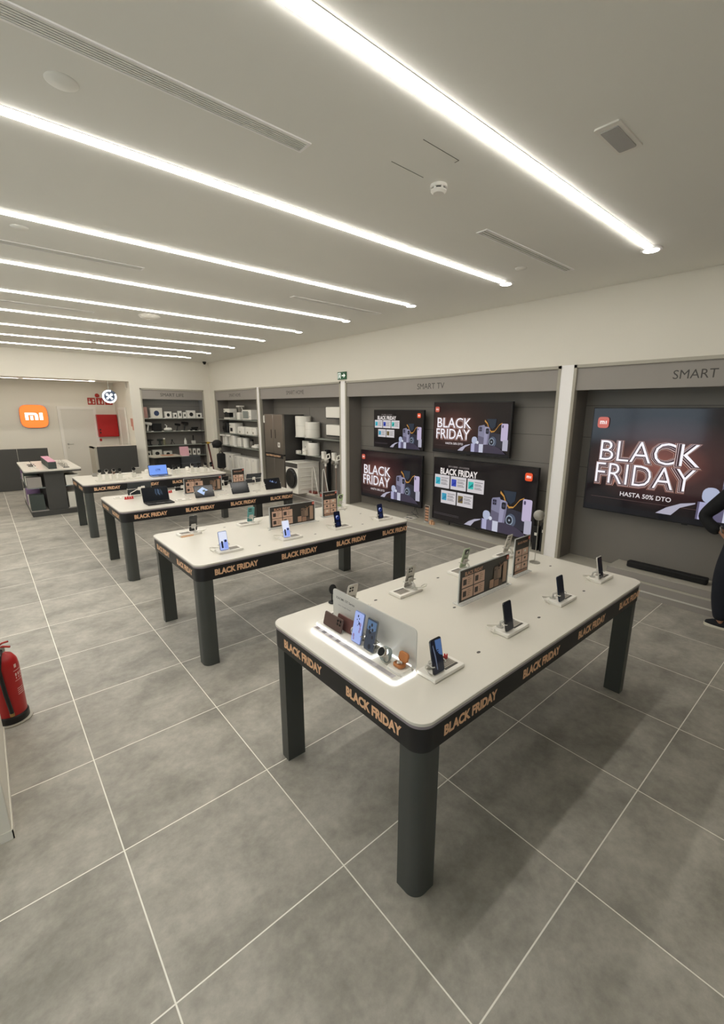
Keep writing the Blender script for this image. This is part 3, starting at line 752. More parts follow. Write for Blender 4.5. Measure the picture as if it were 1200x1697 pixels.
front(1, 0, 'device', BR['blue'], 'phone with bright lilac screen, front left of second table')
front(1, 1, 'device', BR['cream'], 'phone with white screen before large poster, second table')
front(1, 2, 'orb', BR['black'], 'phone with dark blue screen by tall poster, second table')
front(1, 3, 'orb', BR['black'], 'phone with navy screen at right end of second table')
back(1, 0, BR['black'], 0, 'black phone turned away, back left of second table')
back(1, 1, BR['teal'], 4, 'teal phone turned away on the second table')
back(1, 3, BR['lime'], 1, 'light green phone turned away, back right of second table')
first_cable.location = (.05, -.04, 0)
# little red tag by the first phone
b = MB().prism([(-.02, -.008), (.03, -.008), (.034, .012), (.022, .004), (.016, .02), (.008, .006), (-.004, .016), (-.006, .004), (-.022, .012)], 0, .006, 0, Rm(78, 'X'))
tagit(b.build('price_cutout', M_red, None, (1.505, 1.222, TH+.027)), 'small jagged red cutout behind the blue-screened phone on nearest table', 'cutout')
tagit(MB().add([(a*.07, 0, b_*.03) for a, b_ in text_shape('FOTO', .03)[0]], text_shape('FOTO', .03)[1]).prism([(-.003, 0), (.073, 0), (.073, .008), (-.003, .008)], -.004, 0).build('word_cutout', mat('gold_card', 'b99a5e', .5), None, (3.235, 3.66, TH+.023)),
      'small gold word cutout beside the rightmost phone of second table', 'cutout')
v, fc = text_shape('20%', .03)
b = MB().rprism(-.055, -.03, .06, .03, .006, 0, .006, 1); b.add([(-.05+a*.1, -.022+b_*.04, .0062) for a, b_ in v], fc, 0)
tagit(b.build('price_cutout', [mat('orange_print', 'c98a4c', .5), M_peach], None, (1.335, 4.275, TH), .05), 'orange lettered price card in front of the black phone on second table', 'price card')

# ------------------------------------------------------------ acrylic poster holders
def poster(x, y, w_, h, lay, label, z=TH, rz=0):
    t = thing('poster_holder', label, 'poster stand', (x, y, z), rz, 'upright posters on the tables')
    MB().rprism(-w_/2-.012, -.035, w_/2+.012, .035, .003, 0, .004).build('base', M_clear, t)
    fr = MB()
    for s_ in (-1, 1): fr.box(s_*w_/2-.003, -.003, .004, s_*w_/2+.003, .003, h)
    fr.box(-w_/2, -.003, h-.002, w_/2, .003, h+.001)
    fr.build('acrylic_edge', mat('acrylic_edge', 'b9bcbd', .15, noise=0), t)
    MB().box(-w_/2+.003, -.0018, .006, w_/2-.003, .0018, h-.002).build('card', ink('d8d4cc'), t)
    p = Pic(frame((0, -.0022, 0), (1, 0, 0), (0, 0, 1))); a = w_/2-.006; b0 = .008; b1 = h-.005
    g = ink; W_ = 2*a; H_ = b1-b0
    p.rect(-a, b0, a, b1, g('33302d')); p.up()
    if lay == 'wide':
        p.text('BLACK FRIDAY', -a+.09*W_, b1-.20*H_, -a+.44*W_, b1-.08*H_, g('d3a184'), bold=.02)
        for k in range(4):
            cx = -a+(.04+.23*(k % 2))*W_; cy = b0+(.06+.37*(1-k//2))*H_
            p.rect(cx, cy, cx+.215*W_, cy+.345*H_, g('d0ad98')); p.up()
            p.rect(cx+.02*W_, cy+.08*H_, cx+.085*W_, cy+.26*H_, g('3b3130'), .003)
            for j in range(4): p.rect(cx+.105*W_, cy+(.09+.06*j)*H_, cx+(.15+.012*(j % 3))*W_, cy+(.105+.06*j)*H_, g('7a5a4a'))
            p.up()
        for (c0, c1, d0, d1, m) in ((.60, .69, .06, .34, 'b08e78'), (.70, .80, .05, .28, '9a7a66'), (.68, .76, .30, .74, '6f5d50'), (.76, .84, .30, .70, '86705f'), (.88, .96, .10, .80, 'a68872'), (.80, .88, .04, .22, '5a4b42')):
            p.rect(-a+c0*W_, b0+d0*H_, -a+c1*W_, b0+d1*H_, g(m), .006); p.up()
        for c0 in (.70, .78): p.poly(circ(-a+c0*W_, b0+.64*H_, .012*W_, 10), g('241f1d'))
        p.poly([(-a+.78*W_, b0+.86*H_), (-a+.82*W_, b0+.72*H_), (-a+.90*W_, b0+.84*H_), (-a+.82*W_, b0+.64*H_)], g('8c6a4e')); p.up()
        mi_logo(p, a-.035*W_, b1-.08*H_, .055*W_, g('c0472f'), g('e8d2c8'))
    else:
        p.text('BLACK FRIDAY', -a+.16*W_, b1-.16*H_, a-.14*W_, b1-.10*H_, g('d3a184'), bold=.02)
        for k in range(6):
            cx = -a+(.06+.45*(k % 2))*W_; cy = b0+(.10+.20*(2-k//2))*H_
            p.rect(cx, cy, cx+.42*W_, cy+.185*H_, g('d0ad98')); p.up()
            p.poly(circ(cx+.21*W_, cy+.11*H_, .07*W_, 9, .05*W_), g(('3b3130', 'ded8cf', '4a3a36')[k % 3])); p.rect(cx+.08*W_, cy+.02*H_, cx+.34*W_, cy+.03*H_, g('7a5a4a'))
            p.up()
        p.rect(-a+.06*W_, b0+.02*H_, a-.06*W_, b0+.08*H_, g('a8826c')); p.up()
        mi_logo(p, a-.09*W_, b1-.05*H_, .13*W_, g('c0472f'), g('e8d2c8'))
    p.build('print', t)
    p2 = Pic(frame((0, .0022, 0), (-1, 0, 0), (0, 0, 1))); p2.rect(-a, b0, a, b1, ink('2c2927')); p2.build('reverse_print', t)
    return t
for k, nm in enumerate(('nearest', 'second', 'third')):
    dx = 0 if k < 2 else -.02
    poster(2.365+dx-(.02 if k else 0), TY[k]+.62+(.03 if k else 0)+(.02 if k == 2 else 0), .545, .225, 'wide', 'wide dark landscape poster standing in the middle of the %s table' % nm)
    poster(2.885+(.03 if k == 2 else -.01*k), TY[k]+.665+(.06 if k else 0)+(.06 if k == 2 else 0), .205, .288, 'tall', 'narrow upright poster right of the wide one on the %s table' % nm)

# ------------------------------------------------------------ lit presentation stand on the nearest table
t = thing('lit_presentation_stand', 'white stand with glowing edges and upright back panel at left end of nearest table', 'display stand', (1.20, 1.25, TH))
MB().rprism(.012, .0, .150, .665, .020, .006, .020, ch=.0015).build('tray', M_white, t)
MB().rprism(.006, -.006, .156, .671, .024, .001, .006).build('tray_light_edge', M_led, t)
MB().rprism(.052, .205, .140, .672, .012, .024, .038, ch=.001).build('step', M_white, t)
MB().rprism(.047, .199, .145, .678, .015, .0205, .024).build('step_light_edge', M_led, t)
MB().rprism(-.0, .0, .648, .215, .022, -.0025, .0025, 0, frame((.152, .648, .004), (0, -1, 0), (0, 0, 1)), seg=7, ch=.0006).build('back_panel', mat('opal_acrylic', 'e4e2dc', .25, noise=0, trans=.25), t)
MB().box(.146, .03, .0205, .149, .645, .024).build('panel_light_edge', M_led, t)
p = Pic(frame((.1492, 0, 0), (0, -1, 0), (0, 0, 1)))
p.text('XIAOMI 15T Series', -.620, .168, -.455, .182, ink('3a3a3c'), bold=.015)
p.rect(-.592, .152, -.52, .1527, ink('9a9a9a')); p.text('Leica | Google Gemini', -.600, .130, -.487, .139, ink('55565a'), bold=.01)
p.build('panel_lettering', t)
p = Pic(frame((0, 0, .0203), (0, -1, 0), (1, 0, 0)))
p.rect(-.655, .018, -.02, .044, ink('c9c3c6')); p.up()
for k, c in enumerate(('8d7f7c', '6f6a70', '9a8f98', '7d7478')): p.rect(-.645+k*.062, .021, -.615+k*.062, .040, ink(c))
for k in range(3):
    for j in range(5): p.rect(-.39+k*.125, .021+j*.0045, -.29+k*.125, .0225+j*.0045, ink('8b878a'))
p.build('information_card', t)
RZ = -pi/2
zs = TH+.0385
phone(1.272, 1.79, zs, -RZ, 'brown phone lying on its side, front of the lit stand', BR['brown'], 'dark', 4, tilt=-14, land=True, group='devices on the lit stand')
t = thing('smartphone', 'rose-brown phone on its side behind the other brown phone, lit stand', 'smartphone', (1.306, 1.72, zs), RZ, 'devices on the lit stand')
Mx = Tm(0, 0, .040) @ PM(12)
MB().rprism(-.078, -.038, .078, .038, .010, -.004, .004, 0, Mx, seg=6, ch=.002).build('body', BR['rose'], t)
phone(1.284, 1.592, zs, RZ, 'phone with pale lilac screen standing on the lit stand', BR['blue'], 'lilac', 0, tilt=12, group='devices on the lit stand')
phone(1.284, 1.492, zs, RZ, 'phone with dark photo screen standing on the lit stand', BR['grey'], 'photo', 0, tilt=12, group='devices on the lit stand')
for k, y in enumerate((1.592, 1.492)):
    b = MB(); b.tube([(.0, 0, 0), (.0, 0, .04), (-.012, 0, .05)], .005, 8)
    for s_ in (-1, 1): b.tube([(-.012, 0, .05), (-.016, s_*.042, .05), (-.046, s_*.042, .05), (-.049, s_*.036, .05)], .0025, 6)
    b.cyl(.014, 0, .003, 14)
    tagit(b.build('phone_clamp', M_chrome, None, (1.316, y, zs)), ['clamp holding the lilac-screened phone on the lit stand', 'clamp holding the dark photo phone on the lit stand'][k], 'clamp', 'phone clamps on the lit stand')
# white ring stand, watch, earphone case
b = MB().tube([(0, .020*cos(2*pi*k/20), .030+.020*sin(2*pi*k/20)) for k in range(20)], .004, 8, closed=True); b.cyl(.012, 0, .008, 14)
tagit(b.build('ring_holder', M_white, None, (1.300, 1.648, zs)), 'small white ring holder between the brown and lilac phones', 'ring holder')
M_band2 = mat('watch_strap_grey', '9aa39f', .5, noise=.02)
def watch(x, y, z, rz, label, strap, face, group, dial=None, s=1.0, lift=0.0):
    t = thing('smartwatch', label, 'watch', (x, y, z+lift), rz, group)
    n = 22; P = [(0, .024*s*cos(2*pi*k/n), .033*s+.030*s*sin(2*pi*k/n)) for k in range(n)]
    m = MB()
    for k in range(n):
        a, c = P[k], P[(k+1) % n]; w1 = .010*s
        m.add([(-w1, a[1], a[2]), (w1, a[1], a[2]), (w1, c[1], c[2]), (-w1, c[1], c[2])], [(0, 1, 2, 3)])
        q = .90; f_ = lambda u: (u[1]*q, .033*s+(u[2]-.033*s)*q)
        a2, c2 = f_(a), f_(c)
        m.add([(-w1, *a2), (w1, *a2), (w1, *c2), (-w1, *c2)], [(3, 2, 1, 0)])
        m.add([(-w1, a[1], a[2]), (-w1, *a2), (-w1, *c2), (-w1, c[1], c[2])], [(3, 2, 1, 0)])
        m.add([(w1, a[1], a[2]), (w1, *a2), (w1, *c2), (w1, c[1], c[2])], [(0, 1, 2, 3)])
    m.build('strap', strap, t)
    Mf = Tm(0, -.020*s, .050*s) @ Rm(52, 'X')
    MB().lathe([(0, -.005*s), (.019*s, -.005*s), (.020*s, 0), (.0185*s, .005*s), (0, .005*s)], 24, 0, Mf).build('case', face, t)
    MB().cyl(.0165*s, .0048*s, .0058*s, 24, 0, Mf).build('dial', dial or M_lens, t)
    MB().rprism(-.020*s, -.016*s, .020*s, .016*s, .006, -lift, .004).lathe([(0, .004), (.010*s, .004), (.010*s, .026*s), (0, .026*s)], 14).build('cradle', M_whitew, t)
    return t
watch(1.285, 1.385, TH+.0205, RZ, 'round-faced grey watch standing on the lit stand', M_band2, M_chrome, 'devices on the lit stand', s=1.25)
M_orange = mat('orange_case', 'b5733f', .45, noise=.03)
b = MB().rprism(-.042, -.050, .042, .050, .022, 0, .016, ch=.002)
tagit(b.build('display_puck', M_white, None, (1.290, 1.298, TH+.0205)), 'white rounded puck under the orange earphone case', 'puck')
t = thing('earphone_case', 'open orange earphone case on white puck, right end of the lit stand', 'earphone case', (1.290, 1.298, TH+.037), RZ)
MB().rprism(-.030, -.022, .030, .022, .018, 0, .018, ch=.005).build('case_base', M_orange, t)
MB().rprism(-.030, 0, .030, .048, .016, -.006, .006, 0, Tm(0, .020, .014) @ Rm(72, 'X'), ch=.003).build('lid', M_orange, t)
for s_ in (-1, 1): MB().tube([(s_*.004+.010*cos(radians(a))*s_, -.002+.010*sin(radians(a)), .021) for a in range(0, 300, 30)], .003, 8).build('earphone', M_strip, t)
MB().rprism(-.024, -.016, .024, .016, .012, .0178, .0186).build('inner_tray', mat('orange_inner', '8a5632', .6), t)

# silver ball on a thin stem
t = thing('ball_ornament', 'silver ball on a thin stem and disc foot, back right of nearest table', 'ornament', (3.205, 1.70, TH))
MB().lathe([(0, 0), (.042, 0), (.042, .004), (.004, .007), (0, .007)], 28).build('foot', M_chrome, t)
MB().cyl(.0028, .006, .355, 10).build('stem', M_chrome, t)
MB().ball((0, 0, .392), .042, 24).build('ball', mat('dull_silver', '9a968f', .45, metal=.35, noise=.10, scale=60), t)
MB().prism([(0, 0), (.05, .012), (.08, .03), (.045, .022)], 0, .0015, 0, Tm(.0, 0, .425) @ Rm(-25, 'Z') @ Rm(10, 'Y')).build('leaf', mat('leaf_green', '5c7a3e', .5), t)
o = MB().cyl(.031, 0, .004, 26, 0, Tm(0, 0, .088) @ Rm(76, 'X')); o.cyl(.028, 0, .004, 18); o.cyl(.004, .0, .06, 8, 0, Tm(0, .006, 0))
tagit(o.build('round_mirror', M_blackm, None, (1.515, 2.135, TH), .2), 'round black disc stand at far left corner of the nearest table', 'disc stand')

# ------------------------------------------------------------ third table: laptop, tablets
def tablet(x, y, rz, label, pic, w_=.262, h=.172, tilt=24, body=M_blackm, clamp=True, grp='tablets shown on the third table', z=TH):
    t = thing('tablet', label, 'tablet', (x, y, z), rz, grp)
    Mx = Tm(0, 0, h/2*cos(radians(tilt))+.006) @ PM(tilt)
    MB().rprism(-w_/2, -h/2, w_/2, h/2, .010, -.004, .004, 0, Mx, ch=.0018).build('body', body, t)
    p = Pic(Mx @ Tm(0, 0, .004)); p.z = .0003; a, b_ = w_/2-.006, h/2-.006
    p.rect(-a, -b_, a, b_, glow('0c0c10')); p.up(.0002)
    if pic == 'diamond': p.poly([(-.75*a, .1*b_), (-.1*a, .75*b_), (.45*a, .1*b_), (.1*a, .0*b_), (-.1*a, -.7*b_)], glow('a9c4ee')); p.up(.0002); p.rect(-.15*a, -.1*b_, .15*a, .25*b_, glow('2a4036'))
    if pic == 'swirl':
        for k in range(4): p.poly([(-.4*a+.25*k*a, .5*b_-.3*k*b_/2), (-.15*a+.25*k*a, .75*b_-.25*k*b_/2), (-.1*a+.2*k*a, .3*b_-.2*k*b_/2)], glow(('44588a', '8aa0c8', '2f3f66', '6a7a98')[k]))
    p.build('screen', t)
    st = MB(); st.prism([(0, -.035), (.0, .035), (.07, .045), (.07, -.045)], 0, .004, 0, Tm(0, .015, 0) @ Rm(90, 'Z') @ Tm(0, 0, 0)) ; st.tube([(0, .07, .004), (0, .055, .05), (0, .045, .09)], .006, 8)
    st.build('stand', M_whitew, t)
    if clamp:
        c = MB(); c.rprism(-.024, -.024, .024, .024, .006, -.014, -.0045, 0, Mx)
        for s_ in (-1, 1): c.tube([Mx @ Vector((s_*.02, 0, -.010)), Mx @ Vector((s_*(w_/2+.006), 0, -.008)), Mx @ Vector((s_*(w_/2+.006), 0, .007)), Mx @ Vector((s_*(w_/2-.006), 0, .007))], .003, 6)
        c.build('clamp', M_white, t)
    return t
def laptop(x, y, label, col, w_=.32, h=.19, tilt=14):
    t = thing('laptop', label, 'laptop', (x, y, TH), 0, 'open laptops on the tables')
    b = MB().rprism(-w_/2, -.20, w_/2, .02, .012, .002, .014, ch=.0015); b.build('keyboard_base', M_blackm if col is None else M_chrome, t)
    kb = MB(); 
    for r_ in range(5): kb.box(-w_/2+.025, -.075-.018*0+.014*r_-.03, .014, w_/2-.025, -.065+.014*r_-.03, .0152)
    kb.build('keys', M_black, t); MB().rprism(-.05, -.185, .05, -.125, .004, .014, .0147).build('touchpad', M_lettergrey, t)
    Mx = Tm(0, .018, .008) @ PM(tilt) @ Tm(0, h/2, 0)
    MB().rprism(-w_/2, -h/2, w_/2, h/2, .010, -.004, .003, 0, Mx, ch=.0015).build('lid', M_blackm, t)
    p = Pic(Mx @ Tm(0, 0, .003)); p.z = .0003; a, b_ = w_/2-.008, h/2-.010
    p.rect(-a, -b_, a, b_, glow(col or '0f1318')); p.up(.0002)
    if col: p.text('LTPM', -.25*a, -.12*b_, .25*a, .22*b_, glow('2a4488'), bold=.02); p.rect(-.3*a, -.25*b_, .3*a, -.21*b_, glow('2a4488'))
    else:
        for k in range(5): p.poly([(.0*a+.1*k*a, .8*b_), (.15*a+.1*k*a, .7*b_-.1*k*b_), (.1*a+.12*k*a, -.3*b_), (-.02*a+.1*k*a, .1*b_)], glow(('39485c', '1c242e', '4f6178', '222b36', '333f4d')[k]))
    p.build('screen', t)
    return t
laptop(1.60, 6.16, 'open dark-screened laptop at the front left of third table', None, tilt=16)
tablet(2.19, 6.09, 0, 'tablet with pale blue diamond picture, front of third table', 'diamond')
tablet(2.70, 6.07, 0, 'blank black tablet third from left, front of third table', 'plain')
tablet(3.235, 6.09, 0, 'tablet with blue swirl picture at right end of third table', 'swirl')
tablet(1.56, 6.82, pi, 'large dark tablet turned away behind the laptop on third table', 'plain', w_=.30, h=.20, body=mat('tablet_blue_grey', '2c3238', .4, noise=.02))
tablet(2.13, 6.80, pi, 'small tablet turned away, left of wide poster on third table', 'plain', w_=.19, h=.13)
tablet(2.74, 6.80, pi, 'tablet turned away between the posters on third table', 'plain', w_=.19)
tablet(3.27, 6.80, pi, 'dark tablet turned away at back right of third table', 'plain', body=mat('tablet_slate', '3a3d42', .4, noise=.02))
def label_block(x, y, label, w_=.15, d=.075, z=TH):
    o = MB().rprism(-w_/2, -d/2, w_/2, d/2, .002, 0, .012, 0)
    for s_ in (-1, 1): o.box(s_*w_/4-.028, -.022, .012, s_*w_/4+.028, .022, .0126, 1)
    o = o.build('label_block', [M_white, M_card], None, (x, y, z)); return tagit(o, label, 'label block', 'flat white label blocks on the third table')
label_block(1.905, 6.07, 'flat white label block between laptop and diamond tablet', .20)
label_block(2.45, 6.07, 'flat white label block right of the diamond tablet', .12)
label_block(2.955, 6.07, 'flat white label block right of the blank tablet', .12)
label_block(1.30, 6.74, 'flat white label block at back left corner of third table', .16)
M_redp = mat('red_card', 'c2282a', .45, noise=.03)
def red_card(x, y, lb, w_=.10):
    b = MB()
    for k in range(4): b.box(-w_/2+k*w_/4+.003, 0, .006, -w_/2+(k+1)*w_/4-.002, .004, .032+.004*(k % 2))
    b.box(-w_/2, -.012, 0, w_/2, .016, .006)
    return tagit(b.build('red_cutout', M_redp, None, (x, y, TH)), lb, 'cutout', 'red cutouts on the third table')
red_card(1.37, 6.60, 'red cutout card at the left of third table, under white cable arm', .11)
red_card(1.915, 6.74, 'red cutout card between the turned-away tablets of third table', .10)
b = MB().cyl(.025, 0, .006, 16); b.tube([(0, 0, .005), (0, .005, .06)], .005, 8); b.tube([(.035, .0, .0), (.035, .0, .065), (.12, .02, .10), (.20, .05, .12)], .005, 8)
b.rprism(-.022, -.022, .022, .022, .005, 0, .012, 0, Tm(.21, .05, .12) @ Rm(80, 'X'))
tagit(b.build('cable_arm', M_white, None, (1.37, 6.66, TH)), 'white cable arm with square clamp, left end of third table', 'cable arm')

# ------------------------------------------------------------ farthest table: watches
laptop(2.33, 8.66, 'laptop with bright blue screen on the farthest table', '6f9af0', w_=.32, h=.19, tilt=14)
M_straps = {'white': M_white, 'black': M_blackm, 'brown': mat('strap_brown', '7d5f4e', .6, noise=.03), 'grey': mat('strap_grey', '8b8880', .6, noise=.03)}
WS = [(1.40, 'white', 'black', 'white-strapped watch, leftmost on the farthest table'), (1.50, 'white', 'grey', 'white-strapped watch second from left, farthest table'),
      (1.60, 'brown', 'grey', 'brown-strapped watch on the farthest table'), (1.70, 'grey', 'black', 'grey-strapped watch fourth from left, farthest table'),
      (1.91, 'grey', 'black', 'grey-strapped watch just left of the blue-screened laptop'), (2.58, 'black', 'black', 'black-strapped watch just right of the blue-screened laptop'),
      (2.67, 'white', 'black', 'white-strapped watch second right of the blue-screened laptop'), (2.91, 'white', 'black', 'white-strapped watch third right of the blue-screened laptop'),
      (3.03, 'black', 'black', 'black-strapped watch fourth right of the blue-screened laptop'), (3.155, 'grey', 'black', 'grey-strapped watch second from right, farthest table'),
      (3.275, 'black', 'black', 'black-strapped watch at right end of the farthest table')]
for k, (x, st, fa, lb) in enumerate(WS):
    watch(x, 8.62, TH+.0125, random.uniform(-.3, .3), lb, M_straps[st], M_chrome if fa == 'grey' else M_black, 'watches on the farthest table', s=1.5, lift=.075)
for x0, x1, lb in ((1.33, 1.77, 'white tray under the four left watches on the farthest table'), (1.83, 2.02, 'small white tray under the watch left of the blue-screened laptop'),
                   (2.52, 2.76, 'white tray under two watches right of the blue-screened laptop'), (2.84, 3.36, 'long white tray under the four right-hand watches of farthest table')):
    b = MB().rprism(x0, 8.53, x1, 8.70, .01, 0, .012, ch=.001)
    tagit(b.build('watch_tray', M_whitew, None, (0, 0, TH)), lb, 'tray', 'white trays under the watches')
for x, y, w_, h, m, lb in ((1.42, 9.25, .07, .05, 'grey', 'small dark gadget at back left of farthest table'), (2.10, 9.22, .14, .11, 'grey', 'grey speaker box behind the blue-screened laptop'),
                       (1.85, 9.22, .20, .02, 'white', 'flat white charger pad at the back of farthest table')):
    b = MB().rprism(-w_/2, -.04, w_/2, .04, .012, 0, h, ch=.004); b.rprism(-w_/2+.01, -.042, w_/2-.01, -.040, .0005, .008, h-.008) if h > .03 else None
    tagit(b.build('tabletop_gadget', M_straps[m], None, (x, y, TH)), lb, 'gadget', 'gadgets at back of the farthest table')
b = MB().lathe([(0, 0), (.04, 0), (.045, .03), (.035, .065), (0, .075)], 20)
for i_, (x, y, lb) in enumerate(((2.62, 9.10, 'white dome-shaped gadget behind the watch pair, farthest table'), (2.98, 9.10, 'white dome-shaped gadget behind the right watches, farthest table'), (2.25, 9.12, 'white dome-shaped gadget by the grey speaker box'))):
    o = b.build('smart_dome', M_white, None, (x, y, TH)); tagit(o, lb, 'gadget', 'white domes at back of farthest table')

# ------------------------------------------------------------ gondola at left
t = thing('gondola_shelf_unit', 'dark double-sided shelf unit with pale top at far left', 'shelf unit', (0, 0, 0))
gx0, gx1, gy0, gy1 = .50, 1.42, 10.62, 12.55
MB().rprism(gx0, gy0, gx1, gy1, .04, .872, .90, ch=.002).build('top', M_top, t)
MB().rprism(gx0+.003, gy0+.003, gx1-.003, gy1-.003, .04, .845, .872).build('top_edge', M_darkp, t)
MB().prism([(gx0+.30, gy0+.06), (gx1-.30, gy0+.06), (gx1-.30, gy1-.06), (gx0+.30, gy1-.06)], .10, .845).build('core', M_darkp, t)
MB().rprism(gx0+.03, gy0+.03, gx1-.03, gy1-.03, .02, 0, .10).build('base', M_darkp, t)
for s_, x0, x1 in ((0, gx0+.02, gx0+.30), (1, gx1-.30, gx1-.02)):
    MB().box(x0, gy0+.04, .55, x1, gy1-.04, .562).build('glass_shelf', mat('shelf_glass', (.55, .62, .6), .05, noise=0, alpha=.45), t)
    MB().box(x0, gy0+.04, .10, x1, gy1-.04, .115).build('deck', M_grey, t)
def carton(x0, y0, z0, x1, y1, z1, m, label, grp, name='product_box', face=None, fm=None, dz=0):
    """a plain carton; face names the side that carries a printed patch"""
    cx, cy = (x0+x1)/2, (y0+y1)/2; a, b_, h = (x1-x0)/2, (y1-y0)/2, z1-z0
    o = MB().box(-a, -b_, 0, a, b_, h, 0)
    if face == '-y': o.box(-a*.5, -b_-.0006, h*.28, a*.5, -b_, h*.68, 1)
    if face == '-x': o.box(-a-.0006, -b_*.5, h*.28, -a, b_*.5, h*.68, 1)
    if face == 'line': o.box(-a-.0006, -b_*.98, h*.48, a+.0006, b_*.98, h*.5, 1)
    o = o.build(name, [m, fm or M_blackm], None, (cx, cy, z0), bevel=.002)
    return tagit(o, label, 'box', grp)
M_pinkb = mat('pink_card', 'd49ab0', .6, noise=.04); M_dgrn = mat('dark_green_card', '3e4541', .6, noise=.03); M_lil = mat('lilac_card', '8b6f95', .6, noise=.04)
carton(.90, 10.72, .901, 1.03, 11.35, 1.035, M_dgrn, 'long dark box with pink top, nearer one on the left shelf unit', 'boxes on the left shelf unit')
carton(.90, 11.38, .901, 1.03, 12.05, 1.035, M_dgrn, 'long dark box with pink top, farther one on the left shelf unit', 'boxes on the left shelf unit')
for k, (y0, y1) in enumerate(((10.72, 11.35), (11.38, 12.05))):
    tagit(MB().box(.901, y0+.001, 0, 1.029, y1-.001, .008).build('pink_lid_card', M_pinkb, None, (0, 0, 1.0362)), ['pink card lying on the nearer long dark box', 'pink card lying on the farther long dark box'][k], 'card', 'pink cards')
for k in range(4):
    y = 10.86+k*.30
    b = MB(); b.rprism(-.035, -.07, .035, .07, .008, -.004, .004, 0, Tm(.0, 0, .075) @ Rm(55, 'Y') @ Rm(0, 'Z')); b.tube([(.03, 0, 0), (.02, 0, .05)], .01, 8); b.box(-.05, -.05, 0, .07, .05, .006)
    tagit(b.build('tilted_phone_stand', M_blackm if k > 1 else M_white, None, (.68, y, .901)), ['white tilted phone stand nearest on left shelf unit', 'second white tilted phone stand on left shelf unit', 'dark tilted phone stand, third on left shelf unit', 'dark tilted phone stand farthest on left shelf unit'][k], 'phone stand', 'phone stands on the left shelf unit')
for k in range(5):
    y = 10.85+k*.22
    b = MB().box(-.05, -.04, 0, .05, .04, .005); b.tube([(-.03, 0, .005), (-.03, 0, .07), (.01, 0, .09), (.03, 0, .02)], .003, 6)
    tagit(b.build('wire_stand', M_chrome if k else M_blackm, None, (1.20, y, .901)), ['dark wire stand nearest the aisle on left shelf unit'if k == 0 else '%s wire stand on right half of left shelf unit' % ORD[k]][0], 'stand', 'wire stands on the left shelf unit')
sh = [('lilac', M_lil, .55), ('grey', M_grey, .115)]
for lv, z in ((0, .563), (1, .116)):
    for sd in (0, 1):
        for k in range(5):
            y0 = 10.68+k*.36; x0 = gx0+.03 if sd == 0 else gx1-.28
            hh = (.20, .17, .22, .15, .19)[k] if lv == 0 else (.30, .24, .33, .28, .22)[k]
            m = (M_grey, M_whitew, M_dgrn, M_cardb, M_lil)[(k+sd+lv*2) % 5]
            nm = ('grey', 'white', 'dark green', 'pale', 'lilac')[(k+sd+lv*2) % 5]
            carton(x0, y0, z, x0+.22, y0+.24, z+hh, m, '%s carton, %s from the near end, %s %s side of left shelf unit' % (nm, ORD[k], 'glass shelf,' if lv == 0 else 'bottom deck,', 'left' if sd == 0 else 'right'),
                   'cartons on the left shelf unit', face='line')

# ------------------------------------------------------------ service area
b = MB(); b.box(-3.9, 14.40, .01, .62, 14.46, 1.05); b.box(.628, 14.40, .01, 1.25, 14.46, 1.05)
tagit(b.build('counter_front', M_darkp), 'long dark grey counter front at far left below the orange sign', 'counter')
t = thing('service_counter', 'dark panelled service counter in front of the red cabinet', 'counter', (0, 0, 0))
MB().box(2.22, 13.58, 0, 3.16, 13.61, 1.085).build('front_panel', M_darkp, t)
MB().box(2.16, 13.60, 0, 2.22, 14.3, 1.06).build('side_panel', M_frame, t)
MB().box(2.16, 13.61, 1.03, 3.16, 14.3, 1.06).build('worktop', M_top, t)
t = thing('door_1', 'x', 'door'); del t['label']; del t['category']; t['kind'] = 'structure'; t.location = (2.235, 15.995, 0)
MB().box(-.40, -.02, .005, .40, 0, 2.03).build('door_leaf', mat('door_white', 'dedad0', .4, noise=.01), t)
b = MB(); b.box(-.48, -.035, 0, -.40, .0, 2.11); b.box(.40, -.035, 0, .48, 0, 2.11); b.box(-.40, -.035, 2.03, .40, 0, 2.11); b.build('door_frame', M_white, t)
b = MB(); b.cyl(.025, 0, .006, 14, 0, Tm(-.33, -.02, 1.03) @ Rm(90, 'X')); b.tube([(-.33, -.02, 1.03), (-.33, -.06, 1.03), (-.20, -.06, 1.03)], .009, 8); b.cyl(.016, 0, .005, 12, 0, Tm(-.33, -.02, .92) @ Rm(90, 'X'))
b.build('door_handle', M_chrome, t)
t = thing('door_2', 'x', 'door'); del t['label']; del t['category']; t['kind'] = 'structure'; t.location = (3.245, 15.1, 0)
MB().box(-.02, -.36, .005, 0, .36, 2.03).build('door_leaf', mat('door_white', 'dedad0', .4), t)
b = MB(); b.box(-.035, -.44, 0, 0, -.36, 2.1); b.box(-.035, .36, 0, 0, .44, 2.1); b.box(-.035, -.36, 2.03, 0, .36, 2.1); b.build('door_frame', M_white, t)
MB().tube([(-.02, -.30, 1.0), (-.055, -.30, 1.0), (-.055, -.20, 1.0)], .008, 8).build('door_handle', M_black, t)
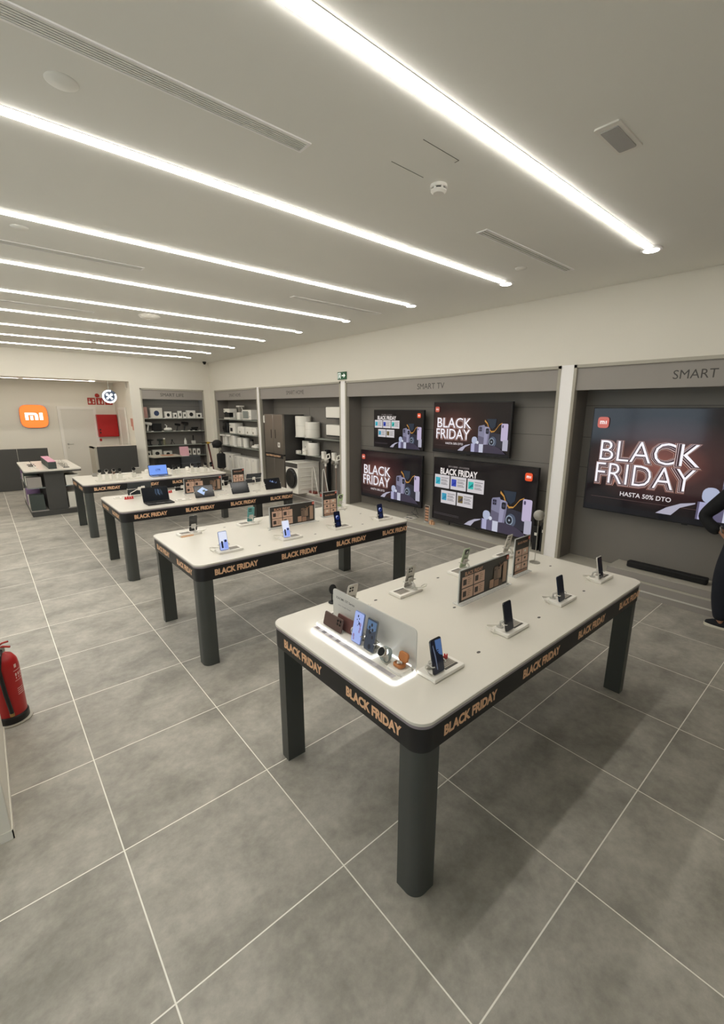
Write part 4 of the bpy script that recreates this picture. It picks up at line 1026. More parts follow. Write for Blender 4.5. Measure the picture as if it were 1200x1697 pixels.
# illuminated orange sign
t = thing('illuminated_sign', 'glowing orange rounded-square sign with white lettering on the back wall', 'sign', (1.20, 15.995, 1.83))
P = []
for k in range(56):
    a = 2*pi*k/56; P.append((.315*math.copysign(abs(cos(a))**.5, cos(a)), .315*math.copysign(abs(sin(a))**.5, sin(a))))
Mx = frame((0, 0, 0), (1, 0, 0), (0, 0, 1))
MB().prism(P, .0, .060, 0, Mx).build('casing', mat('sign_casing', 'b5532c', .5), t)
MB().prism([(x*.985, y*.985) for x, y in P], .060, .063, 0, Mx).build('face', mat('sign_orange', 'ff7a34', .5, noise=0, emit=1.0, ecol='fb7a35'), t)
p = Pic(Mx @ Tm(0, 0, .0645)); W1 = mat('sign_white', (0.9, .9, .9), .5, noise=0, emit=1.3, ecol=(1, .97, .98))
u = .40; x, y, h, w_ = -u/2, -.10, .20, .072
p.rect(x, y, x+w_, y+h, W1); p.rect(x+w_, y+h-.062, x+.20, y+h, W1); 
p.poly([(x+.20, y+h-.062)]+[(x+.205+.012*sin(radians(a)), y+h-.062-.02*(1-cos(radians(a)))) for a in (45, 90)]+[(x+.215, y), (x+.29, y), (x+.29, y+.13)]+[(x+.20+.09*cos(radians(a)), y+.12+.08*sin(radians(a))) for a in (30, 50, 70, 90)], W1)
p.rect(x+.112, y, x+.175, y+.115, W1); p.rect(x+u-.078, y, x+u, y+h, W1); p.build('lettering', t)
# hanging ring sign with crossed tools
t = thing('hanging_ring_sign', 'round white glowing ring sign with crossed tools hanging over service counter', 'sign', (2.74, 14.02, 2.82))
MB().tube([(0, 0, 0), (0, 0, -.27)], .006, 8).build('rod', M_chrome, t)
Mr = frame((0, 0, -.445), (1, 0, 0), (0, 0, 1))
MB().lathe([(.0, -.03), (.175, -.03), (.175, .02), (.165, .02), (.0, .015)], 40, 0, Mr).build('disc', mat('sign_blue_grey', '59677e', .5, noise=.02), t)
r_ = MB()
A = [radians(q) for q in range(72, 72+346-28, 9)]
for k in range(len(A)-1):
    c = [(rr*cos(A[k+j]), rr*sin(A[k+j])) for j in (0, 1) for rr in (.128, .172)]
    r_.prism([c[0], c[1], c[3], c[2]], .020, .026, 0, Mr)
r_.build('ring', mat('ring_white', (.9, .9, .9), .5, noise=0, emit=1.4, ecol=(.97, .98, 1)), t)
q_ = MB()
for a in (45, -45):
    Mq = Mr @ Rm(a, 'Z'); q_.rprism(-.018, -.075, .018, .06, .012, .018, .024, 0, Mq); q_.prism(circ(0, .07, .034, 16), .018, .024, 0, Mq); q_.prism(circ(0, -.075, .026, 16), .018, .024, 0, Mq)
q_.build('crossed_tools', mat('ring_white', (.9, .9, .9), .5), t)
# red hose cabinet, signs, siren
t = thing('fire_hose_cabinet', 'red square fire hose cabinet on the wall right of the white door', 'cabinet', (2.96, 15.99, 1.22))
MB().box(-.27, -.16, 0, .27, 0, .66).build('cabinet_body', M_red, t); MB().box(-.262, -.172, .008, .262, -.16, .652).build('cabinet_door', M_red, t)
for z in (.10, .19): MB().box(-.235, -.178, z, -.20, -.172, z+.05).build('latch', M_black, t)
for k, (x, lb) in enumerate(((2.64, 'left red fire sign with call-point pictogram above the red cabinet'), (2.865, 'middle red fire sign with extinguisher pictogram'), (3.09, 'right red fire sign partly behind hanging ring sign'))):
    t = thing('fire_safety_sign', lb, 'sign', (x, 15.993, 2.27), 0, 'red fire signs on the service wall')
    MB().box(-.10, -.004, -.10, .10, 0, .10).build('plate', M_redsign, t)
    p = Pic(frame((0, -.0045, 0), (1, 0, 0), (0, 0, 1))); wh = ink('e8ded2')
    if k == 0: p.rect(-.075, -.06, -.02, .0, wh, .012); p.rect(-.06, -.01, -.045, .07, wh, .006); p.rect(.03, -.07, .07, -.02, wh, .01); p.rect(.03, .0, .07, .06, wh, .01)
    elif k == 1: p.rect(-.055, -.075, -.01, .02, wh, .010); p.rect(-.045, .03, -.02, .06, wh, .004); p.poly([(.03, -.07), (.07, -.07), (.075, -.02), (.06, .05), (.045, -.0), (.035, -.02)], wh)
    else: p.poly(circ(-.03, 0, .045, 16), wh); p.rect(.03, -.06, .07, .05, wh, .01)
    p.build('pictogram', t)
o = MB().lathe([(0, 0), (.055, 0), (.058, .03), (.03, .05), (0, .05)], 20, 0, frame((0, 0, 0), (1, 0, 0), (0, 0, 1)))
tagit(o.build('alarm_siren', M_redsign, None, (2.80, 15.995, 2.44)), 'small round dark red siren above the red fire signs', 'siren')
t = thing('side_wall_sign', 'pale red two-panel safety sign on the jamb wall of service opening', 'sign', (3.207, 14.0, 1.68))
for k, (y0, y1, z0) in enumerate(((-.14, -.01, -.20), (.0, .12, -.10))): MB().box(0, y0, z0, .003, y1, .12).build('panel', mat('pale_red_sign', 'c98a78', .5, noise=.05), t)
t = thing('wall_sensor', 'small white motion sensor up on the wall beside the service opening', 'sensor', (3.15, 15.99, 2.62))
MB().prism([(-.05, .04), (.05, .04), (0, -.05)][::-1], 0, .05, 0, frame((0, 0, 0), (1, 0, 0), (0, 0, 1))).build('body', M_white, t)
o = MB().box(-.04, -.004, -.04, .04, 0, .04); tagit(o.build('wall_label', M_redsign, None, (2.74, 15.995, 1.12)), 'small red label on wall under the fire cabinet', 'label')
# service desk, suitcase, pink card, scooter
t = thing('service_desk', 'small pale-topped desk with dark base before the shelf bay on back wall', 'desk', (3.62, 12.75, 0))
MB().rprism(-.36, -.28, .36, .25, .04, .82, .85, ch=.002).build('desktop', M_frame, t)
MB().rprism(-.22, -.2, .32, .2, .01, 0, .82).build('pedestal', M_blackm, t)
tagit(MB().rprism(-.15, -.10, .15, .10, .01, 0, .004).build('desk_mat', mat('orange_mat', 'a8653f', .6, noise=.2, scale=9), None, (3.68, 12.72, .851)), 'orange-brown mat lying on the small service desk', 'mat')
def suitcase(x, y, w_, h, label):
    t = thing('suitcase', label, 'suitcase', (x, y, 0), 0, 'ribbed suitcases by the service desk')
    MB().rprism(-w_/2, -.15, w_/2, .15, .05, .03, h, ch=.02).build('shell', mat('suitcase_grey', '3c3f43', .45, noise=.03), t)
    for k in range(5): MB().rprism(-w_/2-.004, -.154, w_/2+.004, .154, .05, .12+k*(h-.2)/5, .14+k*(h-.2)/5).build('rib', mat('suitcase_rib', '54575b', .45), t)
    for sx in (-1, 1):
        for sy in (-1, 1): MB().cyl(.022, -.012, .012, 12, 0, Tm(sx*(w_/2-.06), sy*.10, .022) @ Rm(90, 'Y')).build('wheel', M_black, t)
    MB().tube([(-.06, 0, h), (-.06, 0, h+.02), (.06, 0, h+.02), (.06, 0, h)], .007, 8).build('handle', M_black, t)
suitcase(4.27, 12.82, .56, .80, 'large ribbed dark grey suitcase right of the service desk')
t = thing('pink_notice', 'square pink notice on small stand on top of the dark suitcase', 'notice', (4.14, 12.735, .801))
b = MB().box(-.10, -.05, 0, .10, .05, .006); b.build('base', M_white, t)
MB().box(-.12, -.004, .006, .12, .004, .26, 0, Rm(-8, 'X')).build('card', mat('pink_notice', 'dca9b4', .6, noise=.06, scale=30), t)
t = thing('electric_scooter', 'black and red kick scooter with helmet hung on it, before the shelf bay', 'scooter', (4.80, 12.60, 0), radians(-65))
MB().tube([(.12, 0, .10), (-.06, 0, 1.12)], .022, 10).build('steering_column', mat('dark_red_metal', '5c2420', .4, noise=.02), t)
MB().tube([(-.06, -.22, 1.14), (-.06, 0, 1.15), (-.06, .22, 1.14)], .015, 10).build('handlebar', M_black, t)
MB().rprism(.10, -.075, .85, .075, .03, .09, .125).build('deck', M_blackm, t)
for x in (.12, .92): MB().tube([(x+.085*cos(radians(a)), 0, .112+.085*sin(radians(a))) for a in range(0, 360, 18)], .026, 10, closed=True).build('wheel', M_black, t)
MB().tube([(.85, 0, .11), (.92, 0, .112)], .02, 8).build('rear_fork', M_blackm, t)
MB().box(-.10, -.05, 1.12, -.03, .05, 1.17).build('display', mat('yellow_plastic', 'c9a032', .5), t)
b = MB().ball((0, 0, 0), .14, 20, sc=(1.0, .85, .85)); b.rprism(-.12, -.06, .12, .06, .04, -.10, -.02)
tagit(b.build('helmet', M_blackm, None, (4.93, 12.40, 1.12)), 'black helmet hanging from the kick scooter handlebar', 'helmet')
b = MB().rprism(-.11, -.07, .11, .07, .04, 0, .42, ch=.03); b.tube([(-.05, 0, .42), (0, 0, .50), (.05, 0, .42)], .01, 8)
tagit(b.build('black_bag', M_blackm, None, (5.0, 12.35, .44)), 'black bag hanging on the kick scooter beneath the helmet', 'bag')

# ------------------------------------------------------------ goods on the back wall shelf bay (front faces towards -Y)
def Y14(x0, x1, z, h, y=14.0): return x0, y, z, x1, y+.14, z+h
g1 = 'gadget boxes on the top shelf of the back wall bay'
def gbox(x0, x1, z, h, m, lb, g, fm=M_blackm, y=14.02, nm='gadget_box', d=.10):
    t = thing(nm, lb, 'box', ((x0+x1)/2, y, z), 0, g); a = (x1-x0)/2
    MB().box(-a, 0, 0, a, d, h).build('carton', m, t, bevel=.003)
    if fm: MB().prism(circ(0, h*.48, a*.45, 12, h*.26), .0, .0008, 0, frame((0, 0, 0), (1, 0, 0), (0, 0, 1))).build('printed_picture', fm, t)
    return t
M_rosec = mat('rose_card', 'b28a80', .6, noise=.15, scale=14)
gbox(3.51, 3.64, 1.80, .31, M_rosec, 'tall rose-coloured box at left end of the top shelf', g1, None)
gbox(3.72, 4.04, 1.80, .29, M_whitew, 'largest white box with blue square picture on top shelf', g1, mat('navy_print', '2b3a5c', .5))
gbox(4.10, 4.29, 1.80, .19, M_white, 'square white box with small black dot, top shelf', g1)
gbox(4.34, 4.44, 1.80, .15, M_white, 'smallest white box beside the square one, top shelf', g1)
gbox(4.48, 4.58, 1.80, .21, M_white, 'narrow upright white box with black oval, top shelf', g1)
gbox(4.62, 4.71, 1.80, .17, M_white, 'narrow white box half behind a bigger one, top shelf', g1)
gbox(4.73, 4.98, 1.80, .225, M_white, 'wide white box with black device picture, top shelf', g1)
gbox(5.00, 5.17, 1.80, .15, M_white, 'white box with black cross picture, right end of top shelf', g1)
M_hd = M_black
def dryer(x, z, m, lb, s=1.0, rz=0):
    t = thing('hair_dryer', lb, 'hair dryer', (x, 14.05, z), rz, 'hair dryers on the second shelf')
    MB().lathe([(0, -.09*s), (.026*s, -.09*s), (.034*s, -.03*s), (.038*s, .05*s), (.03*s, .075*s), (0, .08*s)], 18, 0, Tm(0, 0, .19*s) @ Rm(100, 'Y')).build('barrel', m, t)
    MB().tube([(-.0, 0, .17*s), (-.02*s, 0, .09*s), (-.035*s, 0, .012)], [.017*s, .016*s, .018*s], 12).build('grip', m, t)
dryer(3.64, 1.43, M_white, 'white hair dryer at the left of the second shelf', 1.15)
dryer(4.44, 1.43, M_black, 'small black hair dryer in the middle of second shelf', .95)
dryer(4.66, 1.43, M_black, 'larger black hair dryer right of the small black one', 1.15)
gbox(3.74, 3.98, 1.43, .22, M_black, 'black square device on the second shelf', 'devices on the second shelf', None)
t = thing('iron', 'white hand steamer lying on the second shelf', 'steamer', (4.16, 14.05, 1.43)); MB().lathe([(0, -.12), (.03, -.11), (.05, 0), (.04, .09), (0, .11)], 18, 0, Tm(0, 0, .052) @ Rm(90, 'Y')).build('body', M_white, t); MB().tube([(-.05, 0, .08), (-.03, 0, .15), (-.08, 0, .19)], .014, 8).build('handle', M_white, t)
for k, (x, z, lb) in enumerate(((4.90, .0, 'flat black comb set lower one, right of second shelf'), (4.93, .055, 'flat black comb set upper one, right of second shelf'))):
    t = thing('styling_brush', lb, 'brush', (x, 14.05, 1.43+z), 0, 'brushes on the second shelf'); MB().rprism(-.10, -.04, .10, .04, .02, 0, .05, ch=.01).build('body', M_black, t)
def tool(x, z, kind, m, lb, g='tools on the third shelf'):
    t = thing(kind, lb, kind.replace('_', ' '), (x, 14.05, z), 0, g)
    if kind == 'cordless_drill':
        MB().lathe([(0, -.09), (.012, -.09), (.02, -.05), (.032, -.02), (.032, .07), (0, .08)], 14, 0, Tm(0, 0, .15) @ Rm(-90, 'Y')).build('barrel', m, t); MB().rprism(-.03, -.02, .02, .02, .01, .03, .13).build('grip', m, t); MB().rprism(-.05, -.035, .04, .035, .01, 0, .035).build('battery', m, t)
    elif kind == 'flask':
        MB().lathe([(0, 0), (.035, 0), (.035, .15), (.02, .165), (0, .165)], 18).build('body', m, t); MB().lathe([(0, .165), (.03, .165), (.03, .20), (0, .20)], 18).build('cap', M_white, t)
    elif kind == 'bottle':
        MB().lathe([(0, 0), (.038, 0), (.038, .10), (.02, .13), (.02, .16), (0, .16)], 18).build('body', m, t); MB().lathe([(0, .16), (.014, .16), (.014, .19), (0, .19)], 12).build('cap', M_strip, t)
    elif kind == 'camera_tripod':
        for a in (0, 120, 240): MB().tube([(0, 0, .12), (.07*cos(radians(a)), .05*sin(radians(a)), .010)], .006, 8).build('leg', m, t)
        MB().rprism(-.02, -.02, .02, .02, .008, .12, .15).build('head', m, t)
    elif kind == 'hand_massager':
        MB().rprism(-.06, -.04, .06, .04, .02, 0, .10, ch=.01).build('body', m, t); MB().tube([(.0, 0, .10), (.0, 0, .26)], .02, 10).build('neck', M_blackm, t)
tool(3.64, 1.03, 'cordless_drill', M_black, 'black cordless drill at left of the third shelf'); tool(3.90, 1.03, 'cordless_drill', mat('dark_green_tool', '2e3431', .5), 'small dark cordless tool left of the olive flask')
tool(4.02, 1.03, 'flask', mat('olive_flask', '77745a', .5), 'olive flask with pale cap on the third shelf'); tool(4.24, 1.03, 'camera_tripod', M_black, 'small black tripod on the third shelf')
tool(4.62, 1.03, 'bottle', M_white, 'white bottle on the third shelf'); tool(4.86, 1.03, 'hand_massager', M_strip, 'grey device with black neck at right of third shelf')
g4 = 'boxes on the lowest shelf of the back wall bay'
gbox(3.50, 3.62, .70, .17, M_whitew, 'white box at left end of the lowest open shelf', g4); gbox(3.66, 3.92, .70, .20, M_whitew, 'wide white box second on the lowest open shelf', g4)
gbox(3.97, 4.20, .70, .15, M_whitew, 'low white box third on the lowest open shelf', g4); gbox(4.66, 4.76, .70, .20, M_cardb, 'upright pale box right of the pink notice, lowest shelf', g4)
gbox(4.81, 4.90, .70, .19, M_white, 'white box with black ring picture, lowest shelf', g4); gbox(4.94, 5.03, .70, .18, M_white, 'white box at right of lowest shelf behind scooter', g4)
for zz, xs in ((1.80, (3.68, 4.06, 4.31, 4.46, 4.60, 5.19)), (1.43, (3.70, 3.98, 4.30, 4.52, 4.72, 4.86, 5.04))):
    for k, x in enumerate(xs):
        o = MB().prism([(-.03, 0), (.03, 0), (.03, .03), (-.03, .03)], 0, .012, 0, None, top=[(-.03, .015), (.03, .015), (.03, .03), (-.03, .03)])
        tagit(o.build('price_tag', M_white, None, (x if x < 5.18 else 5.17, 13.925, zz)), 'white price tag, %s from left on the %s shelf of the back wall bay' % (ORD[k], 'top' if zz > 1.6 else 'second'), 'price tag', 'price tags on the back wall shelves')

# ------------------------------------------------------------ kitchen goods in the narrow bay (fronts towards -X)
def wg(name, cat, y, z, lb, g, x=WX+.20, rz=0): return thing(name, lb, cat, (x, y, z), rz, g)
M_wa = mat('appliance_white', 'f3efe6', .35, noise=.015)
gA = 'kitchen appliances on the shelves by the corner'
t = wg('coffee_machine', 'coffee machine', 12.98, 1.785, 'white espresso machine at left of the top kitchen shelf', gA)
MB().rprism(-.12, -.20, .14, .20, .03, .0, .05, ch=.004).rprism(.02, -.20, .14, .20, .03, .05, .2).rprism(-.12, -.20, .14, .20, .03, .19, .30, ch=.006).build('body', M_wa, t); MB().box(-.10, -.17, .06, .02, .17, .185).build('brewing_bay', M_black, t)
MB().tube([(-.10, -.05, .20), (-.17, -.05, .19)], .012, 8).build('portafilter', M_black, t); MB().cyl(.02, 0, .01, 14, 0, Tm(-.12, .12, .25) @ Rm(-90, 'Y')).build('dial', M_chrome, t)
t = wg('blender', 'blender', 12.26, 1.785, 'tall white blender on the top kitchen shelf', gA)
MB().rprism(-.09, -.09, .09, .09, .03, 0, .20, ch=.006).build('base', M_wa, t); MB().lathe([(0, .20), (.06, .20), (.075, .35), (0, .35)], 20).build('jug', mat('smoky_jug', '77736c', .2, noise=.02), t); MB().rprism(-.09, -.09, .09, .09, .02, .35, .385).build('lid', M_wa, t); MB().tube([(0, -.08, .33), (0, -.12, .30), (0, -.11, .23), (0, -.07, .22)], .010, 8).build('handle', M_wa, t)
t = wg('jar', 'jar', 12.05, 1.785, 'small white jar between blender and microwave', gA); MB().lathe([(0, 0), (.045, 0), (.045, .12), (.03, .14), (0, .14)], 18).build('body', M_wa, t); MB().cyl(.032, .14, .16, 16).build('cap', M_strip, t)
t = wg('microwave', 'microwave', 11.60, 1.785, 'white microwave at right of the top kitchen shelf', gA, WX+.21)
MB().box(-.15, -.26, .01, .15, .26, .27).build('housing', M_wa, t, bevel=.01); MB().box(-.153, -.10, .04, -.15, .22, .24).build('door_window', mat('mw_window', '8d918c', .2, noise=.02), t); MB().box(-.156, -.14, .05, -.15, -.12, .22).build('handle', M_chrome, t); MB().cyl(.018, 0, .012, 14, 0, Tm(-.15, -.20, .10) @ Rm(-90, 'Y')).build('knob', M_strip, t)
t = wg('air_fryer', 'air fryer', 13.15, 1.385, 'black air fryer at left of the middle kitchen shelf', gA); MB().rprism(-.13, -.17, .13, .17, .06, 0, .31, ch=.02).build('body', M_black, t); MB().rprism(-.15, -.09, -.13, .09, .01, .06, .20).build('drawer', M_blackm, t); MB().box(-.19, -.02, .12, -.15, .02, .15).build('handle', M_black, t)
t = wg('air_fryer', 'air fryer', 12.62, 1.385, 'white box-shaped air fryer on the middle kitchen shelf', gA); MB().rprism(-.14, -.18, .14, .18, .03, 0, .30, ch=.01).build('body', M_wa, t); MB().box(-.143, -.06, .06, -.14, .10, .16).build('window', M_black, t); MB().cyl(.012, 0, .01, 12, 0, Tm(-.14, .10, .23) @ Rm(-90, 'Y')).build('dial', M_black, t)
for k, (y, lb) in enumerate(((12.10, 'white rice cooker nearer the white air fryer, middle kitchen shelf'), (11.62, 'white rice cooker second in row, middle kitchen shelf'), (11.28, 'white rice cooker at right edge of middle kitchen shelf'))):
    t = wg('rice_cooker', 'rice cooker', y, 1.385, lb, gA); w_ = .19 if k < 2 else .12; MB().rprism(-.13, -w_, .13, w_, .07, 0, .19, ch=.015).build('body', M_wa, t); MB().rprism(-.12, -w_+.01, .12, w_-.01, .06, .19, .212, ch=.008).build('lid', M_wa, t); MB().box(-.134, -.03, .04, -.13, .03, .09).build('control_panel', M_card, t)
t = wg('feeder', 'pet feeder', 13.33, 1.02, 'white machine with overhanging head, left of lower kitchen shelf', gA); MB().rprism(-.09, -.14, .10, .14, .03, 0, .30, ch=.006).build('body', M_wa, t); MB().rprism(-.16, -.13, .08, .15, .02, .262, .322).build('head', M_wa, t)
t = wg('feeder', 'water dispenser', 12.80, 1.02, 'tall white rounded machine second on the lower kitchen shelf', gA); MB().rprism(-.10, -.20, .12, .20, .08, 0, .30, ch=.006).build('body', M_wa, t); MB().rprism(-.16, -.02, .08, .20, .02, .275, .325).build('head', M_wa, t)
t = wg('kettle', 'kettle', 12.35, 1.02, 'white upright kettle with spout on the lower kitchen shelf', gA); MB().rprism(-.07, -.10, .07, .12, .03, 0, .26, ch=.008).build('body', M_wa, t); MB().lathe([(0, 0), (.05, 0), (.04, .03), (0, .035)], 16, 0, Tm(-.09, .17, 0)).build('base', M_wa, t)
t = wg('humidifier', 'humidifier', 12.00, 1.02, 'white cylindrical humidifier on the lower kitchen shelf', gA); MB().lathe([(0, 0), (.085, 0), (.09, .24), (.075, .26), (0, .26)], 24).build('body', M_wa, t); MB().cyl(.03, .26, .27, 16).build('nozzle', M_strip, t)
t = wg('blender_jar', 'bottle', 11.66, 1.02, 'grey clear bottle with black lid on the lower kitchen shelf', gA); MB().lathe([(0, 0), (.05, 0), (.06, .12), (.05, .19), (0, .19)], 20).build('body', mat('smoky_jug', '77736c', .2), t); MB().cyl(.05, .19, .235, 18).build('lid', M_black, t)
t = wg('robot_mop_pod', 'gadget', 11.32, 1.02, 'flat white rounded gadget at right of the lower kitchen shelf', gA); MB().rprism(-.14, -.16, .12, .16, .08, .01, .09, ch=.03).build('body', M_wa, t); MB().rprism(-.08, -.10, .08, .10, .05, .09, .12, ch=.015).build('dome', M_wa, t)
for k in range(6):
    y1 = 13.40-k*.375; t = wg('air_purifier', 'air purifier', y1-.17, .251, '%s tall white air purifier from the left, bottom of the kitchen shelves' % ORD[k], 'row of air purifiers', WX+.19)
    MB().rprism(-.13, -.158, .15, .158, .04, 0, .50+.03*(k < 2), ch=.01).build('body', M_wa, t); MB().box(-.132, -.02, .42, -.13, .02, .47).build('display', M_blackm if k < 2 else M_strip, t); MB().rprism(-.10, -.14, .12, .14, .03, .50+.03*(k < 2), .505+.03*(k < 2)).build('grille', M_strip, t)

# ------------------------------------------------------------ refrigerator, washing machine and vacuums
t = thing('refrigerator', 'tall steel refrigerator with four doors at the left of appliance bay', 'refrigerator', (5.22, 9.62, .19), 0)
MB().box(.03, -.43, .02, .56, .43, 1.77).build('cabinet', mat('fridge_side', '3a3836', .45, noise=.03), t, bevel=.006)
for k, (y0, y1, z0, z1) in enumerate(((.004, .43, .86, 1.77), (-.43, -.004, .86, 1.77), (.004, .43, .03, .82), (-.43, -.004, .03, .82))):
    d = MB().box(-.03, y0, z0, .03, y1, z1).build('fridge_door', M_steel, t, bevel=.006)
    if k < 2: MB().box(-.033, (y0+y1)/2+(-.12 if k == 0 else .12)-.012, 1.22, -.03, (y0+y1)/2+(-.12 if k == 0 else .12)+.012, 1.42).build('grip_recess', M_blackm, d)
MB().box(-.02, -.43, .82, .03, .43, .86).build('middle_rail', M_black, t)
bb = MB().box(-.034, -.43, .76, -.031, .43, .86).build('promo_band', M_band, t)
v, fc = text_shape('BLACK FRIDAY', .032); lt = MB(); My = frame((-.0345, 0, 0), (0, -1, 0), (0, 0, 1))
for y in (.38, .02): lt.add([(-y+a*.34, .785+b_*.045, 0) for a, b_ in v], fc, 0, My)
lt.build('lettering', M_peach, bb, flat=True)
b = MB().box(-.0335, -.30, 1.02, -.031, -.20, 1.13, 0); b.box(-.0338, -.275, 1.05, -.0334, -.225, 1.10, 1); b.build('sticker', [M_white, M_card], t)
MB().rprism(-.05, -.02, .0, .02, .006, 1.57, 1.74, 0, Tm(-.0, .41, -.0)).build('door_tag', M_white, t)
for sy in (-.38, .38): MB().cyl(.02, 0, .02, 10).build('foot', M_black, t, (.10, sy, 0))
t = thing('washing_machine', 'white front-loading washing machine with black round door', 'washing machine', (5.20, 8.86, .19), 0)
MB().box(0, -.26, .012, .58, .26, .71).build('casing', M_wa, t, bevel=.008)
MB().box(-.006, -.255, .60, 0, .255, .70).build('control_panel', mat('panel_grey', '4a4744', .4, noise=.03), t)
d = MB().lathe([(0, 0), (.225, 0), (.225, .02), (.19, .045), (0, .035)], 40, 0, Tm(0, 0.0, .35) @ Rm(-90, 'Y')).build('porthole_door', M_lens, t); MB().lathe([(.205, .0), (.235, 0), (.232, .026), (.21, .03)], 40, 0, Tm(0, 0, .35) @ Rm(-90, 'Y')).build('door_ring', mat('dark_ring', '2b2a29', .3), d)
pr_ = MB()
for k in range(6): pr_.rprism(.06, -.004+0, .50, .004, .003, -.266, -.259, 0, Tm(0, 0, .12+k*.10) @ Rm(90, 'X') @ Tm(0, 0, .0) @ Rm(0, 'Z'))
b = MB()
for k in range(6): b.box(.05, -.272, .11+k*.095, .53, -.259, .128+k*.095)
b.build('side_ribs', M_wa, t, bevel=.003)
MB().box(-.002, -.27, .70, .585, .27, .722).build('top_panel', M_wa, t, bevel=.004)
for sx in (.06, .52):
    for sy in (-.2, .2): MB().cyl(.02, 0, .014, 10).build('foot', M_black, t, (sx, sy, 0))
gB = 'round white purifiers on the appliance bay shelves'
for y, z, r_, h, lb in ((8.955, 1.46, .182, .47, 'largest white cylindrical purifier on the upper shelf over washing machine'), (8.57, 1.46, .165, .345, 'shorter white cylindrical purifier on the upper shelf'),
                        (8.55, 1.065, .135, .285, 'white cylindrical purifier on the lower shelf over washing machine')):
    t = thing('purifier', lb, 'air purifier', (WX+.19, y, z), 0, gB)
    MB().lathe([(0, 0), (r_*.96, 0), (r_, .01), (r_, h*.55), (r_, h-.01), (r_*.95, h), (0, h)], 32).build('body', M_wa, t)
    MB().lathe([(r_+.001, h*.53), (r_+.002, h*.53), (r_+.002, h*.545), (r_+.001, h*.545)], 32).build('seam', M_strip, t); MB().cyl(r_*.7, h, h+.003, 24).build('outlet_grille', M_blackm, t)
    MB().box(-r_-.02, -.03, .0, -r_-.006, .03, .02).build('tag', M_white, t)
for y, z, w_, h, lb in ((8.93, 1.066, .28, .30, 'tall white box-shaped purifier behind cups on lower appliance shelf'), (9.10, 1.066, .10, .075, 'low white carton at left of lower appliance shelf'), (8.80, 1.066, .14, .13, 'small white device on the lower appliance shelf')):
    xx = WX+.26 if w_ > .2 else WX+.13
    t = thing('appliance', lb, 'appliance', (xx, y, z), 0, 'white items on the lower appliance shelf'); MB().rprism(-.05, -w_/2, .05, w_/2, .015, 0, h, ch=.004).build('body', M_wa, t); MB().box(-.052, -.01, h*.5, -.05, .01, h*.6).build('mark', M_blackm, t)
for k, z in enumerate((1.89, 1.53)):
    t = thing('projector', '%s white box unit mounted high at right side of the appliance bay' % ('upper' if k == 0 else 'lower'), 'appliance', (WX+.19, 7.66, z), 0, 'white units mounted in the appliance bay')
    MB().box(-.10, -.34, .02, .18, .25, .24).build('body', M_wa, t, bevel=.015); MB().box(-.09, -.32, 0, .17, .23, .02).build('underside', M_blackm, t)
def vac(x, y, z0, label, head, col=M_wa):
    t = thing('stick_vacuum', label, 'vacuum cleaner', (x, y, z0), 0, 'stick vacuums in the appliance bay')
    MB().tube([(0, 0, .06), (0, 0, .68)], .014, 10).build('tube', mat('rose_tube', 'a38f84', .3, metal=.5), t)
    MB().lathe([(0, -.06), (.05, -.06), (.055, 0), (.05, .05), (0, .06)], 20, 0, Tm(0, .0, .80) @ Rm(90, 'Y')).build('motor', col, t)
    MB().rprism(-.05, .0, .03, .10, .02, .84, 1.0, ch=.008).build('battery', col, t)
    MB().tube([(0, -.03, .84), (0, -.05, .93), (0, -.14, .96), (0, -.16, .88), (0, -.05, .84)], .016, 10).build('handle', col, t)
    MB().lathe([(0, -.01), (.045, 0), (.03, .05), (0, .055)], 18, 0, Tm(-.06, 0, .80) @ Rm(-90, 'Y')).build('dust_cup', M_chrome, t)
    MB().rprism(-.09, -.13, .05, .13, .02, 0, .06, ch=.008).build('floor_head', head, t)
    MB().tube([(0, 0, .68), (0, 0, .80)], .024, 10).build('neck', col, t)
vac(5.55, 8.00, .19, 'larger white stick vacuum standing in the appliance bay', M_redsign)
vac(5.55, 7.62, .19, 'smaller white stick vacuum next to the white pillar', M_wa)
t = thing('vacuum_tower', 'slim black column stand behind the stick vacuums', 'stand', (5.70, 8.125, .19)); MB().rprism(-.05, -.05, .05, .05, .01, 0, 1.02).build('column', M_blackm, t); MB().rprism(-.06, -.10, .05, .07, .02, 0, .03).build('foot_plate', M_blackm, t)
for k, (y, lb) in enumerate(((8.30, 'left slanted white floor stand pole in the appliance bay'), (7.90, 'right slanted white floor stand pole in the appliance bay'))):
    b = MB().tube([(0, .10, .02), (0, .08, .40), (0, .06, .62), (0, .02, .64), (0, -.02, .55), (0, -.16, .02)], .010, 8); tagit(b.build('mop_pole', M_white, None, (5.442, y, .19)), lb, 'pole', 'white poles in the appliance bay')
t = thing('floor_cleaner', 'red-brown floor cleaner lying on the plinth of the appliance bay', 'floor cleaner', (5.52, 8.45, .19)); MB().rprism(-.06, -.13, .06, .13, .02, .02, .07, ch=.01).build('body', mat('red_brown', '7a3f38', .35, noise=.02), t); MB().rprism(-.09, -.16, .08, .16, .02, 0, .02).build('base', M_white, t)

